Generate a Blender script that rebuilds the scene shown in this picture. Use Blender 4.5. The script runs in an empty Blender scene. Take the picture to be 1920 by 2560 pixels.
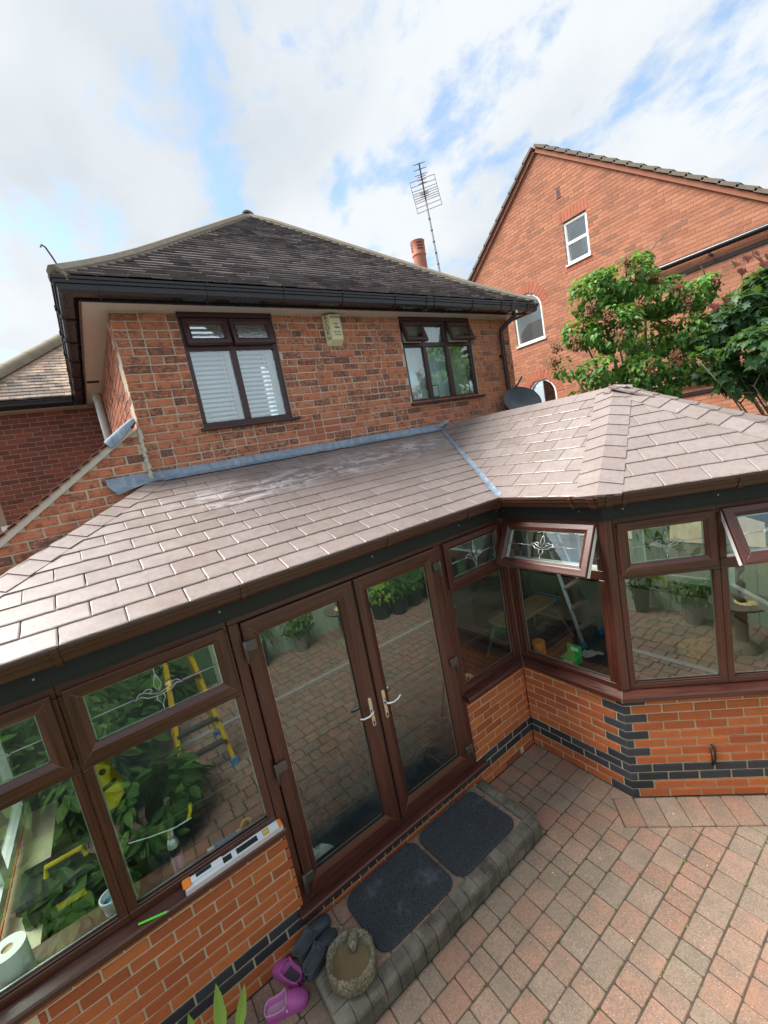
import bpy, bmesh, math, random
from mathutils import Vector, Matrix, noise as mnoise
R = math.radians
random.seed(7)
scn = bpy.context.scene
col = scn.collection
S2 = math.sqrt(.5)

# ------------------------------------------------------------------ camera
cd = bpy.data.cameras.new("camera"); cam = bpy.data.objects.new("camera", cd); col.objects.link(cam)
yaw, pit, rol = R(33.7864), R(-8.5225), R(-10.8862)
fw = Vector((math.sin(yaw)*math.cos(pit), math.cos(yaw)*math.cos(pit), math.sin(pit)))
rt = Vector((math.cos(yaw), -math.sin(yaw), 0)); up = rt.cross(fw)
c_, s_ = math.cos(rol), math.sin(rol)
rx = rt*c_ + up*s_; ux = up*c_ - rt*s_
CAM = Vector((-2.9967, -2.5895, 3.1820))
cam.matrix_world = Matrix(((rx.x, ux.x, -fw.x, CAM.x), (rx.y, ux.y, -fw.y, CAM.y), (rx.z, ux.z, -fw.z, CAM.z), (0, 0, 0, 1)))
cd.sensor_fit = 'HORIZONTAL'; cd.sensor_width = 36; cd.lens = 36*1051.83/1920
cd.clip_start = .05; cd.clip_end = 3000
scn.camera = cam

# ------------------------------------------------------------------ sky, sun, exposure
SUN_EL, SUN_AZ = R(55), R(312)          # azimuth clockwise from +Y: beyond the house to the left, softened by thin cloud
w = bpy.data.worlds.new("World"); scn.world = w; w.use_nodes = True
nt = w.node_tree; nt.nodes.clear()
def wn(t, **k):
    n = nt.nodes.new(t)
    for a, v in k.items(): setattr(n, a, v)
    return n
L = nt.links.new
out = wn('ShaderNodeOutputWorld'); bg = wn('ShaderNodeBackground'); bg.inputs[1].default_value = .10
sky = wn('ShaderNodeTexSky', sky_type='NISHITA'); sky.sun_disc = False
sky.sun_elevation = SUN_EL; sky.sun_rotation = SUN_AZ
tc = wn('ShaderNodeTexCoord'); sep = wn('ShaderNodeSeparateXYZ'); L(tc.outputs['Generated'], sep.inputs[0])
zc = wn('ShaderNodeMath', operation='MAXIMUM'); L(sep.outputs[2], zc.inputs[0]); zc.inputs[1].default_value = 0.0
za = wn('ShaderNodeMath', operation='ADD'); L(zc.outputs[0], za.inputs[0]); za.inputs[1].default_value = .38
dx = wn('ShaderNodeMath', operation='DIVIDE'); L(sep.outputs[0], dx.inputs[0]); L(za.outputs[0], dx.inputs[1])
dy = wn('ShaderNodeMath', operation='DIVIDE'); L(sep.outputs[1], dy.inputs[0]); L(za.outputs[0], dy.inputs[1])
cmb = wn('ShaderNodeCombineXYZ'); L(dx.outputs[0], cmb.inputs[0]); L(dy.outputs[0], cmb.inputs[1])
mp = wn('ShaderNodeMapping'); L(cmb.outputs[0], mp.inputs[0]); mp.inputs['Rotation'].default_value = (0, 0, R(-30)); mp.inputs['Scale'].default_value = (1.9, 1.5, 1); mp.inputs['Location'].default_value = (4.3, .4, 0)
n1 = wn('ShaderNodeTexNoise'); n1.inputs['Scale'].default_value = 3.1; n1.inputs['Detail'].default_value = 9; n1.inputs['Roughness'].default_value = .60; n1.inputs['Distortion'].default_value = .15
L(mp.outputs[0], n1.inputs['Vector'])
r1 = wn('ShaderNodeMapRange'); r1.interpolation_type = 'SMOOTHSTEP'; r1.inputs['From Min'].default_value = .34; r1.inputs['From Max'].default_value = .52; r1.inputs['To Min'].default_value = .22
L(n1.outputs['Fac'], r1.inputs['Value'])
n2 = wn('ShaderNodeTexNoise'); n2.inputs['Scale'].default_value = 1.1; n2.inputs['Detail'].default_value = 5; n2.inputs['Roughness'].default_value = .5
mp2 = wn('ShaderNodeMapping'); mp2.inputs['Location'].default_value = (7.3, 2.2, 4); L(mp.outputs[0], mp2.inputs[0]); L(mp2.outputs[0], n2.inputs['Vector'])
r2 = wn('ShaderNodeValToRGB'); r2.color_ramp.elements[0].position = .30; r2.color_ramp.elements[0].color = (2.45, 2.68, 2.92, 1); r2.color_ramp.elements[1].position = .58; r2.color_ramp.elements[1].color = (3.30, 3.45, 3.58, 1)
L(n2.outputs['Fac'], r2.inputs[0])
skg = wn('ShaderNodeMix', data_type='RGBA', blend_type='MULTIPLY'); skg.inputs[0].default_value = 1; L(sky.outputs[0], skg.inputs[6]); skg.inputs[7].default_value = (.98, 1.10, 1.08, 1)
mx = wn('ShaderNodeMix', data_type='RGBA'); L(r1.outputs[0], mx.inputs[0]); L(skg.outputs[2], mx.inputs[6]); L(r2.outputs[0], mx.inputs[7])
L(mx.outputs[2], bg.inputs[0]); L(bg.outputs[0], out.inputs[0])
sl = bpy.data.lights.new("sun", 'SUN'); sl.energy = 3.4; sl.angle = R(34); sl.color = (1, .95, .88)
so = bpy.data.objects.new("sun", sl); col.objects.link(so)
sd = Vector((math.sin(SUN_AZ)*math.cos(SUN_EL), math.cos(SUN_AZ)*math.cos(SUN_EL), math.sin(SUN_EL)))
so.rotation_euler = (-sd).to_track_quat('-Z', 'Y').to_euler()
vs = scn.view_settings; vs.view_transform = 'Standard'; vs.look = 'None'; vs.exposure = 1.48; vs.gamma = 1; vs.use_curve_mapping = False
scn.cycles.max_bounces = 8; scn.cycles.transparent_max_bounces = 16

# ------------------------------------------------------------------ materials
MATS = {}
class NT:
    def __init__(s, name):
        s.m = bpy.data.materials.new(name); s.m.use_nodes = True; s.t = s.m.node_tree; s.b = s.t.nodes['Principled BSDF']; MATS[name] = s.m
    def n(s, t, ins=None, **k):
        n = s.t.nodes.new(t)
        for a, v in k.items(): setattr(n, a, v)
        for a, v in (ins or {}).items(): s.put(n.inputs[a], v)
        return n
    def put(s, i, v):
        if isinstance(v, bpy.types.NodeSocket): s.t.links.new(v, i)
        else: i.default_value = v
    def pos(s, scale=(1, 1, 1)):
        g = s.n('ShaderNodeNewGeometry'); return s.n('ShaderNodeMapping', {'Vector': g.outputs['Position'], 'Scale': scale}).outputs[0]
    def noise(s, vec, sc, det=4, ro=.5, dist=0):
        return s.n('ShaderNodeTexNoise', {'Vector': vec, 'Scale': sc, 'Detail': det, 'Roughness': ro, 'Distortion': dist}).outputs['Fac']
    def rng(s, v, a, b, c=0, d=1):
        return s.n('ShaderNodeMapRange', {'Value': v, 'From Min': a, 'From Max': b, 'To Min': c, 'To Max': d}).outputs[0]
    def mix(s, f, a, b, mode='MIX'):
        n = s.n('ShaderNodeMix', data_type='RGBA', blend_type=mode); s.put(n.inputs[0], f); s.put(n.inputs[6], a if not isinstance(a, tuple) else (*a, 1)[:4]); s.put(n.inputs[7], b if not isinstance(b, tuple) else (*b, 1)[:4]); return n.outputs[2]
    def math(s, op, a, b=0):
        n = s.n('ShaderNodeMath', operation=op); s.put(n.inputs[0], a); s.put(n.inputs[1], b); return n.outputs[0]
    def rnd(s, attr=False):
        if attr: return s.n('ShaderNodeAttribute', attribute_name='rnd').outputs['Fac']
        return s.n('ShaderNodeObjectInfo').outputs['Random']
    def ramp(s, f, stops, interp='LINEAR'):
        n = s.n('ShaderNodeValToRGB'); cr = n.color_ramp; cr.interpolation = interp
        while len(cr.elements) < len(stops): cr.elements.new(.5)
        for e, (p, c) in zip(cr.elements, stops): e.position = p; e.color = (*c, 1)
        s.put(n.inputs[0], f); return n.outputs[0]
    def bump(s, h, st=.3, d=.01):
        s.put(s.b.inputs['Normal'], s.n('ShaderNodeBump', {'Height': h, 'Strength': st, 'Distance': d}).outputs[0])
    def fin(s, colr, rough=.6, spec=.5, metal=0):
        s.put(s.b.inputs['Base Color'], colr if not isinstance(colr, tuple) else (*colr, 1)[:4]); s.put(s.b.inputs['Roughness'], rough); s.b.inputs['Specular IOR Level'].default_value = spec; s.b.inputs['Metallic'].default_value = metal
        return s.m
def plain(name, c, rough=.5, spec=.5, metal=0, var=.12, sc=9, bump=.0):
    k = NT(name); f = k.noise(k.pos(), sc, 5, .6)
    lo = tuple(x*(1-var) for x in c); hi = tuple(min(1, x*(1+var)) for x in c)
    if bump: k.bump(k.noise(k.pos(), sc*9, 4), bump, .004)
    return k.fin(k.mix(f, lo, hi), k.rng(f, .3, .7, rough*.85, min(1, rough*1.15)), spec, metal)
def brick_mat(name, stops, attr=False, burn=(.05, .035, .03), burn_amt=.35, grime=.25, rough=.85, speck=.22, mott=0):
    k = NT(name); r = k.rnd(attr); p = k.pos()
    if mott: r = k.math('ADD', k.math('MULTIPLY', r, 1-mott), k.math('MULTIPLY', k.rng(k.noise(k.pos((1, 1, 1.6)), 26, 5, .7), .28, .72), mott))
    if mott: r = k.rng(r, .20, .80)
    base = k.ramp(r, stops)
    a = k.noise(p, 16, 5, .65); b = k.noise(p, 90, 4, .6)
    c = k.mix(k.math('MULTIPLY', k.rng(a, .5, .75), burn_amt), base, burn)
    c = k.mix(k.math('MULTIPLY', k.rng(b, .5, .8), speck), c, (.62, .48, .36))
    g = k.noise(p, 1.3, 4, .6)
    c = k.mix(k.math('MULTIPLY', k.rng(g, .5, .75), grime), c, (.08, .065, .05))
    k.bump(k.math('ADD', a, k.math('MULTIPLY', b, .6)), .55, .006)
    return k.fin(c, rough, .25)
brick_mat('brick_orange', [(0, (.36, .095, .036)), (.35, (.47, .13, .045)), (.7, (.53, .165, .055)), (1, (.42, .11, .042))], burn_amt=.20, grime=.06, speck=.06)
brick_mat('brick_blue', [(0, (.030, .033, .042)), (.5, (.045, .050, .062)), (1, (.06, .062, .072))], burn=(.02, .02, .025), grime=.1, rough=.5, speck=.04)
OLD = [(0, (.15, .08, .065)), (.12, (.27, .105, .075)), (.26, (.45, .155, .085)), (.45, (.57, .215, .11)), (.62, (.47, .15, .085)), (.78, (.58, .255, .135)), (.90, (.40, .14, .09)), (1, (.17, .105, .09))]
brick_mat('brick_old', OLD, burn_amt=.9, grime=.2, mott=.42, speck=.3); brick_mat('brick_old_joined', OLD, True, burn_amt=.9, grime=.2, mott=.42, speck=.3)
brick_mat('brick_red_patch', [(0, (.36, .115, .07)), (1, (.44, .145, .085))], burn_amt=.2, grime=.05)
WING = [(0, (.12, .04, .035)), (.4, (.20, .055, .042)), (.8, (.26, .075, .05)), (1, (.17, .06, .05))]
brick_mat('brick_wing', WING, burn_amt=.3)
NB = [(0, (.33, .13, .08)), (.3, (.41, .165, .095)), (.7, (.46, .195, .115)), (.93, (.36, .145, .085)), (1, (.22, .12, .085))]
brick_mat('brick_neighbour', NB, True, burn_amt=.3, grime=.18)
plain('mortar_cream', (.58, .50, .36), .95, .1, var=.2, sc=20, bump=.5)
plain('mortar_old', (.55, .47, .37), .95, .1, var=.25, sc=14, bump=.6)
plain('mortar_grey', (.40, .36, .28), .95, .1, var=.25, sc=14, bump=.6)
plain('mortar_wing', (.34, .26, .20), .95, .1, var=.2, sc=14, bump=.5)
plain('mortar_nb', (.52, .38, .28), .95, .1, var=.2, sc=14, bump=.4)
plain('cement', (.52, .49, .41), .95, .1, var=.2, sc=18, bump=.7)
def rosewood(name, sc):
    k = NT(name); p = k.pos(sc); f = k.noise(p, 1, 6, .62, .6); g = k.noise(p, .45, 3, .5)
    c = k.ramp(f, [(.25, (.022, .007, .006)), (.45, (.062, .018, .012)), (.62, (.105, .031, .019)), (.8, (.035, .011, .009))])
    c = k.mix(k.rng(g, .4, .7, 0, .5), c, (.055, .014, .010))
    k.bump(f, .12, .002); k.b.inputs['Coat Weight'].default_value = .25; k.b.inputs['Coat Roughness'].default_value = .25
    return k.fin(c, k.rng(f, .3, .7, .26, .42), .5)
rosewood('rosewood_upright', (90, 90, 2.5)); rosewood('rosewood_rail', (2.5, 2.5, 90))
plain('seam', (.30, .13, .075), .5); plain('gutter_brown', (.075, .030, .018), .38, .5, var=.25, sc=6)
plain('fascia_dark', (.020, .022, .020), .55, .3); plain('rubber', (.012, .012, .013), .6, .3); plain('edge_black', (.012, .011, .012), .5)
def slate(name):
    k = NT(name); p = k.pos(); r = k.rnd()
    f = k.noise(p, 7, 6, .6); h = k.noise(k.pos((1, 3, 1)), 46, 4, .6)
    c = k.ramp(r, [(0, (.205, .163, .148)), (.4, (.24, .192, .176)), (.75, (.262, .216, .202)), (1, (.225, .177, .158))])
    c = k.mix(k.rng(f, .35, .7, 0, .35), c, (.28, .245, .232))
    q2 = k.noise(p, 24, 5, .7); c = k.mix(k.rng(q2, .44, .68, 0, .38), c, (.135, .105, .095)); c = k.mix(k.rng(k.noise(p, 150, 3, .7), .60, .72, 0, .35), c, (.38, .34, .32))
    # rubbed chalky dust left by the roofers' boots, in a band across the upper lean-to slope
    g = k.n('ShaderNodeNewGeometry'); sx = k.n('ShaderNodeSeparateXYZ', {0: g.outputs['Position']})
    band = k.math('SUBTRACT', 1, k.math('MULTIPLY', k.math('ABSOLUTE', k.math('SUBTRACT', sx.outputs[1], k.math('ADD', k.math('MULTIPLY', sx.outputs[0], .09), 1.28))), 3.2))
    bx = k.math('MULTIPLY', k.rng(sx.outputs[0], -2.6, -2.0), k.rng(sx.outputs[0], 1.0, .2))
    st = k.rng(k.noise(k.pos((1.0, 2.6, 1)), 3.6, 6, .7, .8), .47, .62)
    m = k.math('MULTIPLY', k.math('MULTIPLY', k.math('MAXIMUM', band, 0), bx), st)
    sp = k.math('MULTIPLY', k.rng(k.noise(k.pos((1, 2.2, 1)), 5.5, 5, .7, .5), .66, .74), .35)
    m = k.math('MINIMUM', k.math('ADD', k.math('MULTIPLY', m, 1.7), sp), .85)
    c = k.mix(m, c, (.52, .49, .50))
    k.bump(k.math('ADD', f, k.math('MULTIPLY', h, .8)), .28, .005)
    return k.fin(c, k.rng(f, .3, .7, .31, .44), .8)
slate('slate'); plain('deck_dark', (.025, .020, .019), .8)
def lead():
    k = NT('lead'); p = k.pos(); f = k.noise(k.pos((1, 1, .6)), 9, 6, .7, 1.2)
    k.bump(f, .3, .006)
    return k.fin(k.ramp(f, [(.3, (.13, .175, .235)), (.5, (.22, .285, .36)), (.7, (.34, .40, .46))]), k.rng(f, .3, .7, .38, .6), .5, .25)
lead()
def tiles(name, attr):
    k = NT(name); r = k.rnd(attr); p = k.pos(); f = k.noise(p, 2.2, 5, .65); g = k.noise(p, 30, 4, .6)
    c = k.ramp(r, [(0, (.075, .060, .060)), (.5, (.095, .076, .074)), (.9, (.115, .09, .085)), (1, (.16, .13, .11))])
    c = k.mix(k.rng(f, .5, .75, 0, .45), c, (.052, .045, .05)); c = k.mix(k.rng(g, .62, .74, 0, .5), c, (.26, .24, .20))
    k.bump(g, .5, .006); return k.fin(c, .75, .3)
tiles('roof_tile', True)
def tiles2():
    k = NT('roof_tile_wing'); r = k.rnd(True); p = k.pos()
    c = k.ramp(r, [(0, (.11, .09, .08)), (.5, (.17, .14, .12)), (.8, (.25, .19, .15)), (1, (.42, .30, .22))])
    f = k.noise(p, 1.2, 4, .6); c = k.mix(k.rng(f, .48, .56, 0, .8), c, (.50, .36, .26)); g = k.noise(p, 5, 4, .6)
    c = k.mix(k.rng(g, .55, .7, 0, .6), c, (.11, .11, .08)); k.bump(g, .4, .006); return k.fin(c, .8, .3)
tiles2()
plain('ridge_tile', (.27, .235, .175), .9, .2, var=.4, sc=5, bump=.6); plain('ridge_mortar', (.27, .235, .19), .95, .1, var=.4, sc=16, bump=.8)
plain('verge_tile', (.25, .115, .08), .8, .3, var=.3, sc=7); plain('nb_tile', (.17, .145, .115), .9, .2, var=.35, sc=6, bump=.5); plain('nb_verge', (.33, .135, .085), .8, .3)
plain('gutter_black', (.018, .017, .020), .28, .5); plain('soffit', (.62, .56, .52), .5, .4, var=.06); plain('white_upvc', (.80, .80, .78), .35, .5, var=.03)
plain('pipe_white', (.50, .51, .51), .4); plain('house_frame', (.055, .022, .024), .4, .5, var=.2); plain('pipe_brown', (.035, .020, .022), .4)
plain('galv', (.42, .43, .44), .4, .5, .8); plain('iron_red', (.12, .06, .05), .7)
def paver(name, attr):
    k = NT(name); r = k.rnd(attr); p = k.pos(); f = k.noise(p, 6, 5, .6); g = k.noise(p, 160, 3, .7); h = k.noise(p, 1.1, 4, .6); g2 = k.noise(p, 55, 4, .7)
    c = k.ramp(r, [(0, (.31, .160, .110)), (.3, (.345, .200, .142)), (.55, (.30, .215, .16)), (.8, (.245, .193, .146)), (1, (.355, .195, .138))])
    c = k.mix(k.rng(f, .38, .64, 0, .75), c, (.19, .152, .115))
    c = k.mix(k.rng(g2, .46, .68, 0, .6), c, (.14, .105, .078)); c = k.mix(k.rng(k.noise(p, 2.6, 5, .65), .54, .70, 0, .5), c, (.16, .135, .10)); c = k.mix(k.rng(g, .58, .70, 0, .8), c, (.58, .50, .43)); c = k.mix(k.rng(g, .40, .28, 0, .6), c, (.10, .085, .07))
    c = k.mix(k.rng(h, .58, .75, 0, .35), c, (.40, .36, .31))
    k.bump(k.math('ADD', k.math('MULTIPLY', g, .8), f), .5, .006); return k.fin(c, .85, .3)
paver('paver', False); paver('paver_joined', True)
def joint():
    k = NT('joint_sand'); p = k.pos(); f = k.noise(p, 40, 4, .6); g = k.noise(p, 3.5, 5, .6)
    c = k.mix(f, (.05, .040, .031), (.115, .093, .072)); c = k.mix(k.rng(g, .60, .68, 0, .8), c, (.055, .085, .02)); return k.fin(c, .95, .1)
joint()
def stepm():
    k = NT('step_block'); p = k.pos(); f = k.noise(p, 5, 6, .65); g = k.noise(p, 120, 3, .6); r = k.rnd()
    c = k.ramp(f, [(.3, (.055, .049, .039)), (.5, (.14, .125, .10)), (.68, (.27, .25, .21))]); c = k.mix(k.math('MULTIPLY', r, .4), c, (.13, .125, .105)); c = k.mix(k.rng(g, .58, .72, 0, .35), c, (.33, .31, .28)); k.bump(g, .5, .006); return k.fin(c, .85, .25)
stepm()
def matm():
    k = NT('mat_rubber'); p = k.pos(); g = k.noise(p, 130, 3, .7); f = k.noise(p, 5, 6, .7)
    c = k.mix(k.rng(g, .35, .7), (.020, .024, .029), (.080, .090, .105)); c = k.mix(k.rng(f, .56, .74, 0, .45), c, (.22, .24, .27)); k.bump(g, .9, .006); return k.fin(c, .8, .3)
matm()
def glassm(name, tint, refl=1.0, rough=0.0):
    m = bpy.data.materials.new(name); m.use_nodes = True; t = m.node_tree; t.nodes.clear(); MATS[name] = m
    o = t.nodes.new('ShaderNodeOutputMaterial'); x = t.nodes.new('ShaderNodeMixShader'); lw = t.nodes.new('ShaderNodeLayerWeight'); lw.inputs[0].default_value = .5; pw = t.nodes.new('ShaderNodeMath'); pw.operation = 'POWER'; pw.inputs[1].default_value = 5; t.links.new(lw.outputs['Facing'], pw.inputs[0]); f = pw
    a = t.nodes.new('ShaderNodeMath'); a.operation = 'MULTIPLY_ADD'; a.use_clamp = True; a.inputs[1].default_value = .9; a.inputs[2].default_value = .085*refl
    tr = t.nodes.new('ShaderNodeBsdfTransparent'); tr.inputs[0].default_value = (*tint, 1); g = t.nodes.new('ShaderNodeBsdfGlossy'); g.inputs['Roughness'].default_value = rough; g.inputs[0].default_value = (.97, 1, .98, 1)
    k = t.links.new; k(f.outputs[0], a.inputs[0]); k(a.outputs[0], x.inputs[0]); k(tr.outputs[0], x.inputs[1]); k(g.outputs[0], x.inputs[2]); k(x.outputs[0], o.inputs[0])
    if name == 'glass_textured':
        n = t.nodes.new('ShaderNodeTexNoise'); n.inputs['Scale'].default_value = 60; b = t.nodes.new('ShaderNodeBump'); b.inputs['Strength'].default_value = .35; b.inputs['Distance'].default_value = .01
        gg = t.nodes.new('ShaderNodeNewGeometry'); k(gg.outputs['Position'], n.inputs['Vector']); k(n.outputs['Fac'], b.inputs['Height']); k(b.outputs[0], g.inputs['Normal'])
    return m
glassm('glass', (.91, .97, .94), 1.12); glassm('glass_house', (.90, .95, .96), 1.7); glassm('glass_textured', (.92, .96, .98), 2.4, .08); glassm('bevel_glass', (.9, .95, .95), 3.0, .05)
plain('lead_came', (.50, .52, .54), .35, .5, .6); plain('spacer', (.62, .64, .64), .35, .5, .7, var=.03)
plain('hinge_metal', (.115, .105, .098), .34, .5, .6); plain('handle_gold', (.66, .57, .44), .28, .5, .7); plain('chrome', (.75, .76, .77), .15, .5, 1)
plain('plaster', (.13, .13, .125), .9); plain('ceiling', (.22, .22, .215), .9); plain('floor_in', (.16, .16, .17), .75, .3, var=.5, sc=3)
def floorm():
    k = NT('dust_sheet'); p = k.pos(); f = k.noise(p, 4, 7, .7, .8); c = k.ramp(f, [(.3, (.020, .026, .040)), (.5, (.048, .060, .085)), (.62, (.10, .115, .135)), (.74, (.30, .30, .29))]); k.bump(f, .8, .03); return k.fin(c, .5)
floorm()
C = lambda n, c, r=.5, **k: plain(n, c, r, **k)
C('yellow', (.72, .52, .02), .45); C('yellow_pale', (.76, .60, .26), .5); C('orange', (.85, .24, .03), .5); C('green_card', (.04, .42, .09), .5); C('white', (.82, .82, .80), .5, var=.04)
C('paper', (.78, .78, .74), .9, var=.06); C('alloy', (.55, .56, .57), .35, metal=.7); C('black', (.014, .014, .015), .45); C('level_white', (.74, .77, .82), .35, var=.05); C('level_edge', (.62, .63, .66), .3, metal=.4)
C('vial', (.20, .75, .12), .2); C('pencil_green', (.13, .80, .06), .5); C('wood_raw', (.50, .34, .18), .7); C('purple_label', (.50, .26, .46), .5); C('yellow_text', (.78, .58, .06), .5); C('blue_print', (.05, .28, .60), .4)
C('clog_pink', (.46, .10, .36), .55, var=.1, sc=14); C('clog_lining', (.52, .30, .44), .9); C('clog_navy', (.040, .052, .068), .5); C('clog_inner', (.07, .08, .09), .8)

def stonem():
    k = NT('stone'); p = k.pos(); a = k.noise(p, 70, 3, .7); b = k.noise(p, 190, 3, .6); d = k.noise(p, 9, 4, .6)
    c = k.ramp(a, [(.3, (.10, .085, .055)), (.48, (.26, .225, .155)), (.6, (.40, .36, .27)), (.75, (.52, .48, .39))]); c = k.mix(k.rng(d, .45, .65, 0, .6), c, (.13, .12, .07)); k.bump(k.math('ADD', a, k.math('MULTIPLY', b, .5)), 1.0, .02); return k.fin(c, .95, .2)
stonem()
C('stone_dark', (.16, .145, .11), .95, var=.5, sc=20, bump=.8); C('sediment', (.20, .115, .042), .8, var=.5, sc=9)
C('alarm_cream', (.68, .66, .40), .5, var=.06); C('alarm_black', (.02, .02, .02), .5); C('dish_grey', (.085, .105, .125), .35, var=.1); C('terracotta', (.46, .17, .11), .8, var=.2, bump=.3); C('aerial', (.10, .09, .10), .5)
C('blind_white', (.78, .80, .82), .6, var=.03); C('curtain', (.66, .74, .72), .8, var=.05); C('curtain_green', (.42, .50, .33), .8); C('room_dark', (.06, .065, .065), .9); C('room_pale', (.34, .38, .38), .9)
C('bark', (.17, .14, .10), .95, var=.4, sc=14, bump=.8); C('seed_brown', (.16, .075, .03), .9, var=.4); C('fence_green', (.075, .16, .075), .8, var=.25, sc=4); C('fence_pale', (.33, .45, .33), .7, var=.12, sc=3); C('pot_dark', (.03, .034, .036), .5); C('gravel', (.30, .29, .27), .95, var=.4, sc=60)
C('plank_red', (.10, .035, .025), .6, var=.3, sc=5); C('soil', (.03, .022, .016), .95)
def leafm(name, cs, rough=.45, trans=.35):
    k = NT(name); r = k.rnd(True); p = k.pos(); c = k.ramp(r, cs)
    k.fin(c, rough, .4)
    t = k.t; o = [n for n in t.nodes if n.type == 'OUTPUT_MATERIAL'][0]
    tl = k.n('ShaderNodeBsdfTranslucent', {0: k.mix(.5, c, (.25, .42, .03))}); ms = k.n('ShaderNodeMixShader', {0: trans, 1: k.b.outputs[0], 2: tl.outputs[0]}); t.links.new(ms.outputs[0], o.inputs[0])
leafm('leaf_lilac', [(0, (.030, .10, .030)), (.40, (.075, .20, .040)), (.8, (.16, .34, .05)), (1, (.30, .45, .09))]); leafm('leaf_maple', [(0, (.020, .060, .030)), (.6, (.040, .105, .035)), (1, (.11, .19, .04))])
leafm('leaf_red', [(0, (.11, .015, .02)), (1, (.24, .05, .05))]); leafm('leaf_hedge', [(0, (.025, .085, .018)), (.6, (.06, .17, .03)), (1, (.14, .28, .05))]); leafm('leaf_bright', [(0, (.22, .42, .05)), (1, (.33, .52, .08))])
M = MATS

# ------------------------------------------------------------------ mesh helpers
class MB:
    def __init__(s): s.v = []; s.f = []; s.mi = []; s.r = []; s.cur = 0; s.cr = 0
    def add(s, vs, fs):
        o = len(s.v); s.v += [tuple(p) for p in vs]
        for f in fs: s.f.append(tuple(i+o for i in f)); s.mi.append(s.cur); s.r.append(s.cr)
        return s
    def box(s, x0, x1, y0, y1, z0, z1, fn=None):
        if x0 > x1: x0, x1 = x1, x0
        if y0 > y1: y0, y1 = y1, y0
        if z0 > z1: z0, z1 = z1, z0
        p = [(x, y, z) for z in (z0, z1) for x, y in ((x0, y0), (x1, y0), (x1, y1), (x0, y1))]
        if fn: p = [fn(*q) for q in p]
        return s.add(p, [(3, 2, 1, 0), (4, 5, 6, 7), (0, 1, 5, 4), (1, 2, 6, 5), (2, 3, 7, 6), (3, 0, 4, 7)])
    def bar(s, a, b, w, h=None, upv=(0, 0, 1)):
        a, b = Vector(a), Vector(b); h = h or w; d = (b-a).normalized(); u = Vector(upv)
        if abs(d.dot(u)) > .98: u = Vector((0, 1, 0))
        x = d.cross(u).normalized(); y = x.cross(d)
        p = [q + x*i*w/2 + y*j*h/2 for q in (a, b) for i, j in ((-1, -1), (1, -1), (1, 1), (-1, 1))]
        return s.add(p, [(3, 2, 1, 0), (4, 5, 6, 7), (0, 1, 5, 4), (1, 2, 6, 5), (2, 3, 7, 6), (3, 0, 4, 7)])
    def tube(s, pts, r, n=8, cap=True):
        pts = [Vector(p) for p in pts]; k = len(pts); rs = r if isinstance(r, (list, tuple)) else [r]*k; px = None; vs = []
        for i, p in enumerate(pts):
            d = (pts[min(i+1, k-1)] - pts[max(i-1, 0)]).normalized()
            if px is None: px = d.orthogonal().normalized()
            px = (px - d*px.dot(d)).normalized(); py = d.cross(px)
            vs += [p + (px*math.cos(a) + py*math.sin(a))*rs[i] for a in [2*math.pi*j/n for j in range(n)]]
        fs = [(i*n+j, i*n+(j+1) % n, (i+1)*n+(j+1) % n, (i+1)*n+j) for i in range(k-1) for j in range(n)]
        if cap: fs += [tuple(range(n-1, -1, -1)), tuple(range((k-1)*n, k*n))]
        return s.add(vs, fs)
    def lathe(s, c, prof, n=24, sx=1, sy=1):
        vs = [(c[0]+r*math.cos(2*math.pi*j/n)*sx, c[1]+r*math.sin(2*math.pi*j/n)*sy, c[2]+z) for r, z in prof for j in range(n)]
        k = len(prof); fs = [(i*n+j, i*n+(j+1) % n, (i+1)*n+(j+1) % n, (i+1)*n+j) for i in range(k-1) for j in range(n)]
        if prof[0][0] > 0: fs.append(tuple(range(n-1, -1, -1)))
        if prof[-1][0] > 0: fs.append(tuple(range((k-1)*n, k*n)))
        return s.add(vs, fs)
    def poly(s, pts, th, fn=lambda x, y, z: (x, y, z)):
        n = len(pts); vs = [fn(x, y, 0) for x, y in pts] + [fn(x, y, th) for x, y in pts]
        return s.add(vs, [tuple(range(n-1, -1, -1)), tuple(range(n, 2*n))] + [(i, (i+1) % n, n+(i+1) % n, n+i) for i in range(n)])
    def grid(s, rows, close=False):
        n = len(rows[0]); vs = [p for r in rows for p in r]; m = n if close else n-1
        return s.add(vs, [(i*n+j, i*n+(j+1) % n, (i+1)*n+(j+1) % n, (i+1)*n+j) for i in range(len(rows)-1) for j in range(m)])
    def mesh(s, name, mats, off=(0, 0, 0), smooth=False, bevel=0, seg=1):
        me = bpy.data.meshes.new(name); ox, oy, oz = off
        me.from_pydata([(x-ox, y-oy, z-oz) for x, y, z in s.v], [], s.f)
        for m in (mats if isinstance(mats, (list, tuple)) else [mats]): me.materials.append(M[m])
        me.polygons.foreach_set('material_index', s.mi)
        if any(s.r):
            a = me.attributes.new('rnd', 'FLOAT', 'FACE'); a.data.foreach_set('value', s.r)
        if bevel:
            bm = bmesh.new(); bm.from_mesh(me); bmesh.ops.recalc_face_normals(bm, faces=bm.faces)
            es = [e for e in bm.edges if len(e.link_faces) == 2 and e.calc_face_angle(0) > .5]
            bmesh.ops.bevel(bm, geom=es, offset=bevel, segments=seg, profile=.5, affect='EDGES', clamp_overlap=True); bm.to_mesh(me); bm.free()
        else:
            bm = bmesh.new(); bm.from_mesh(me); bmesh.ops.recalc_face_normals(bm, faces=bm.faces); bm.to_mesh(me); bm.free()
        if smooth:
            me.polygons.foreach_set('use_smooth', [True]*len(me.polygons))
            if smooth != 'all':
                try: me.set_sharp_from_angle(angle=R(38))
                except Exception: pass
        me.update(); return me
ORG = {}
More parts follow.
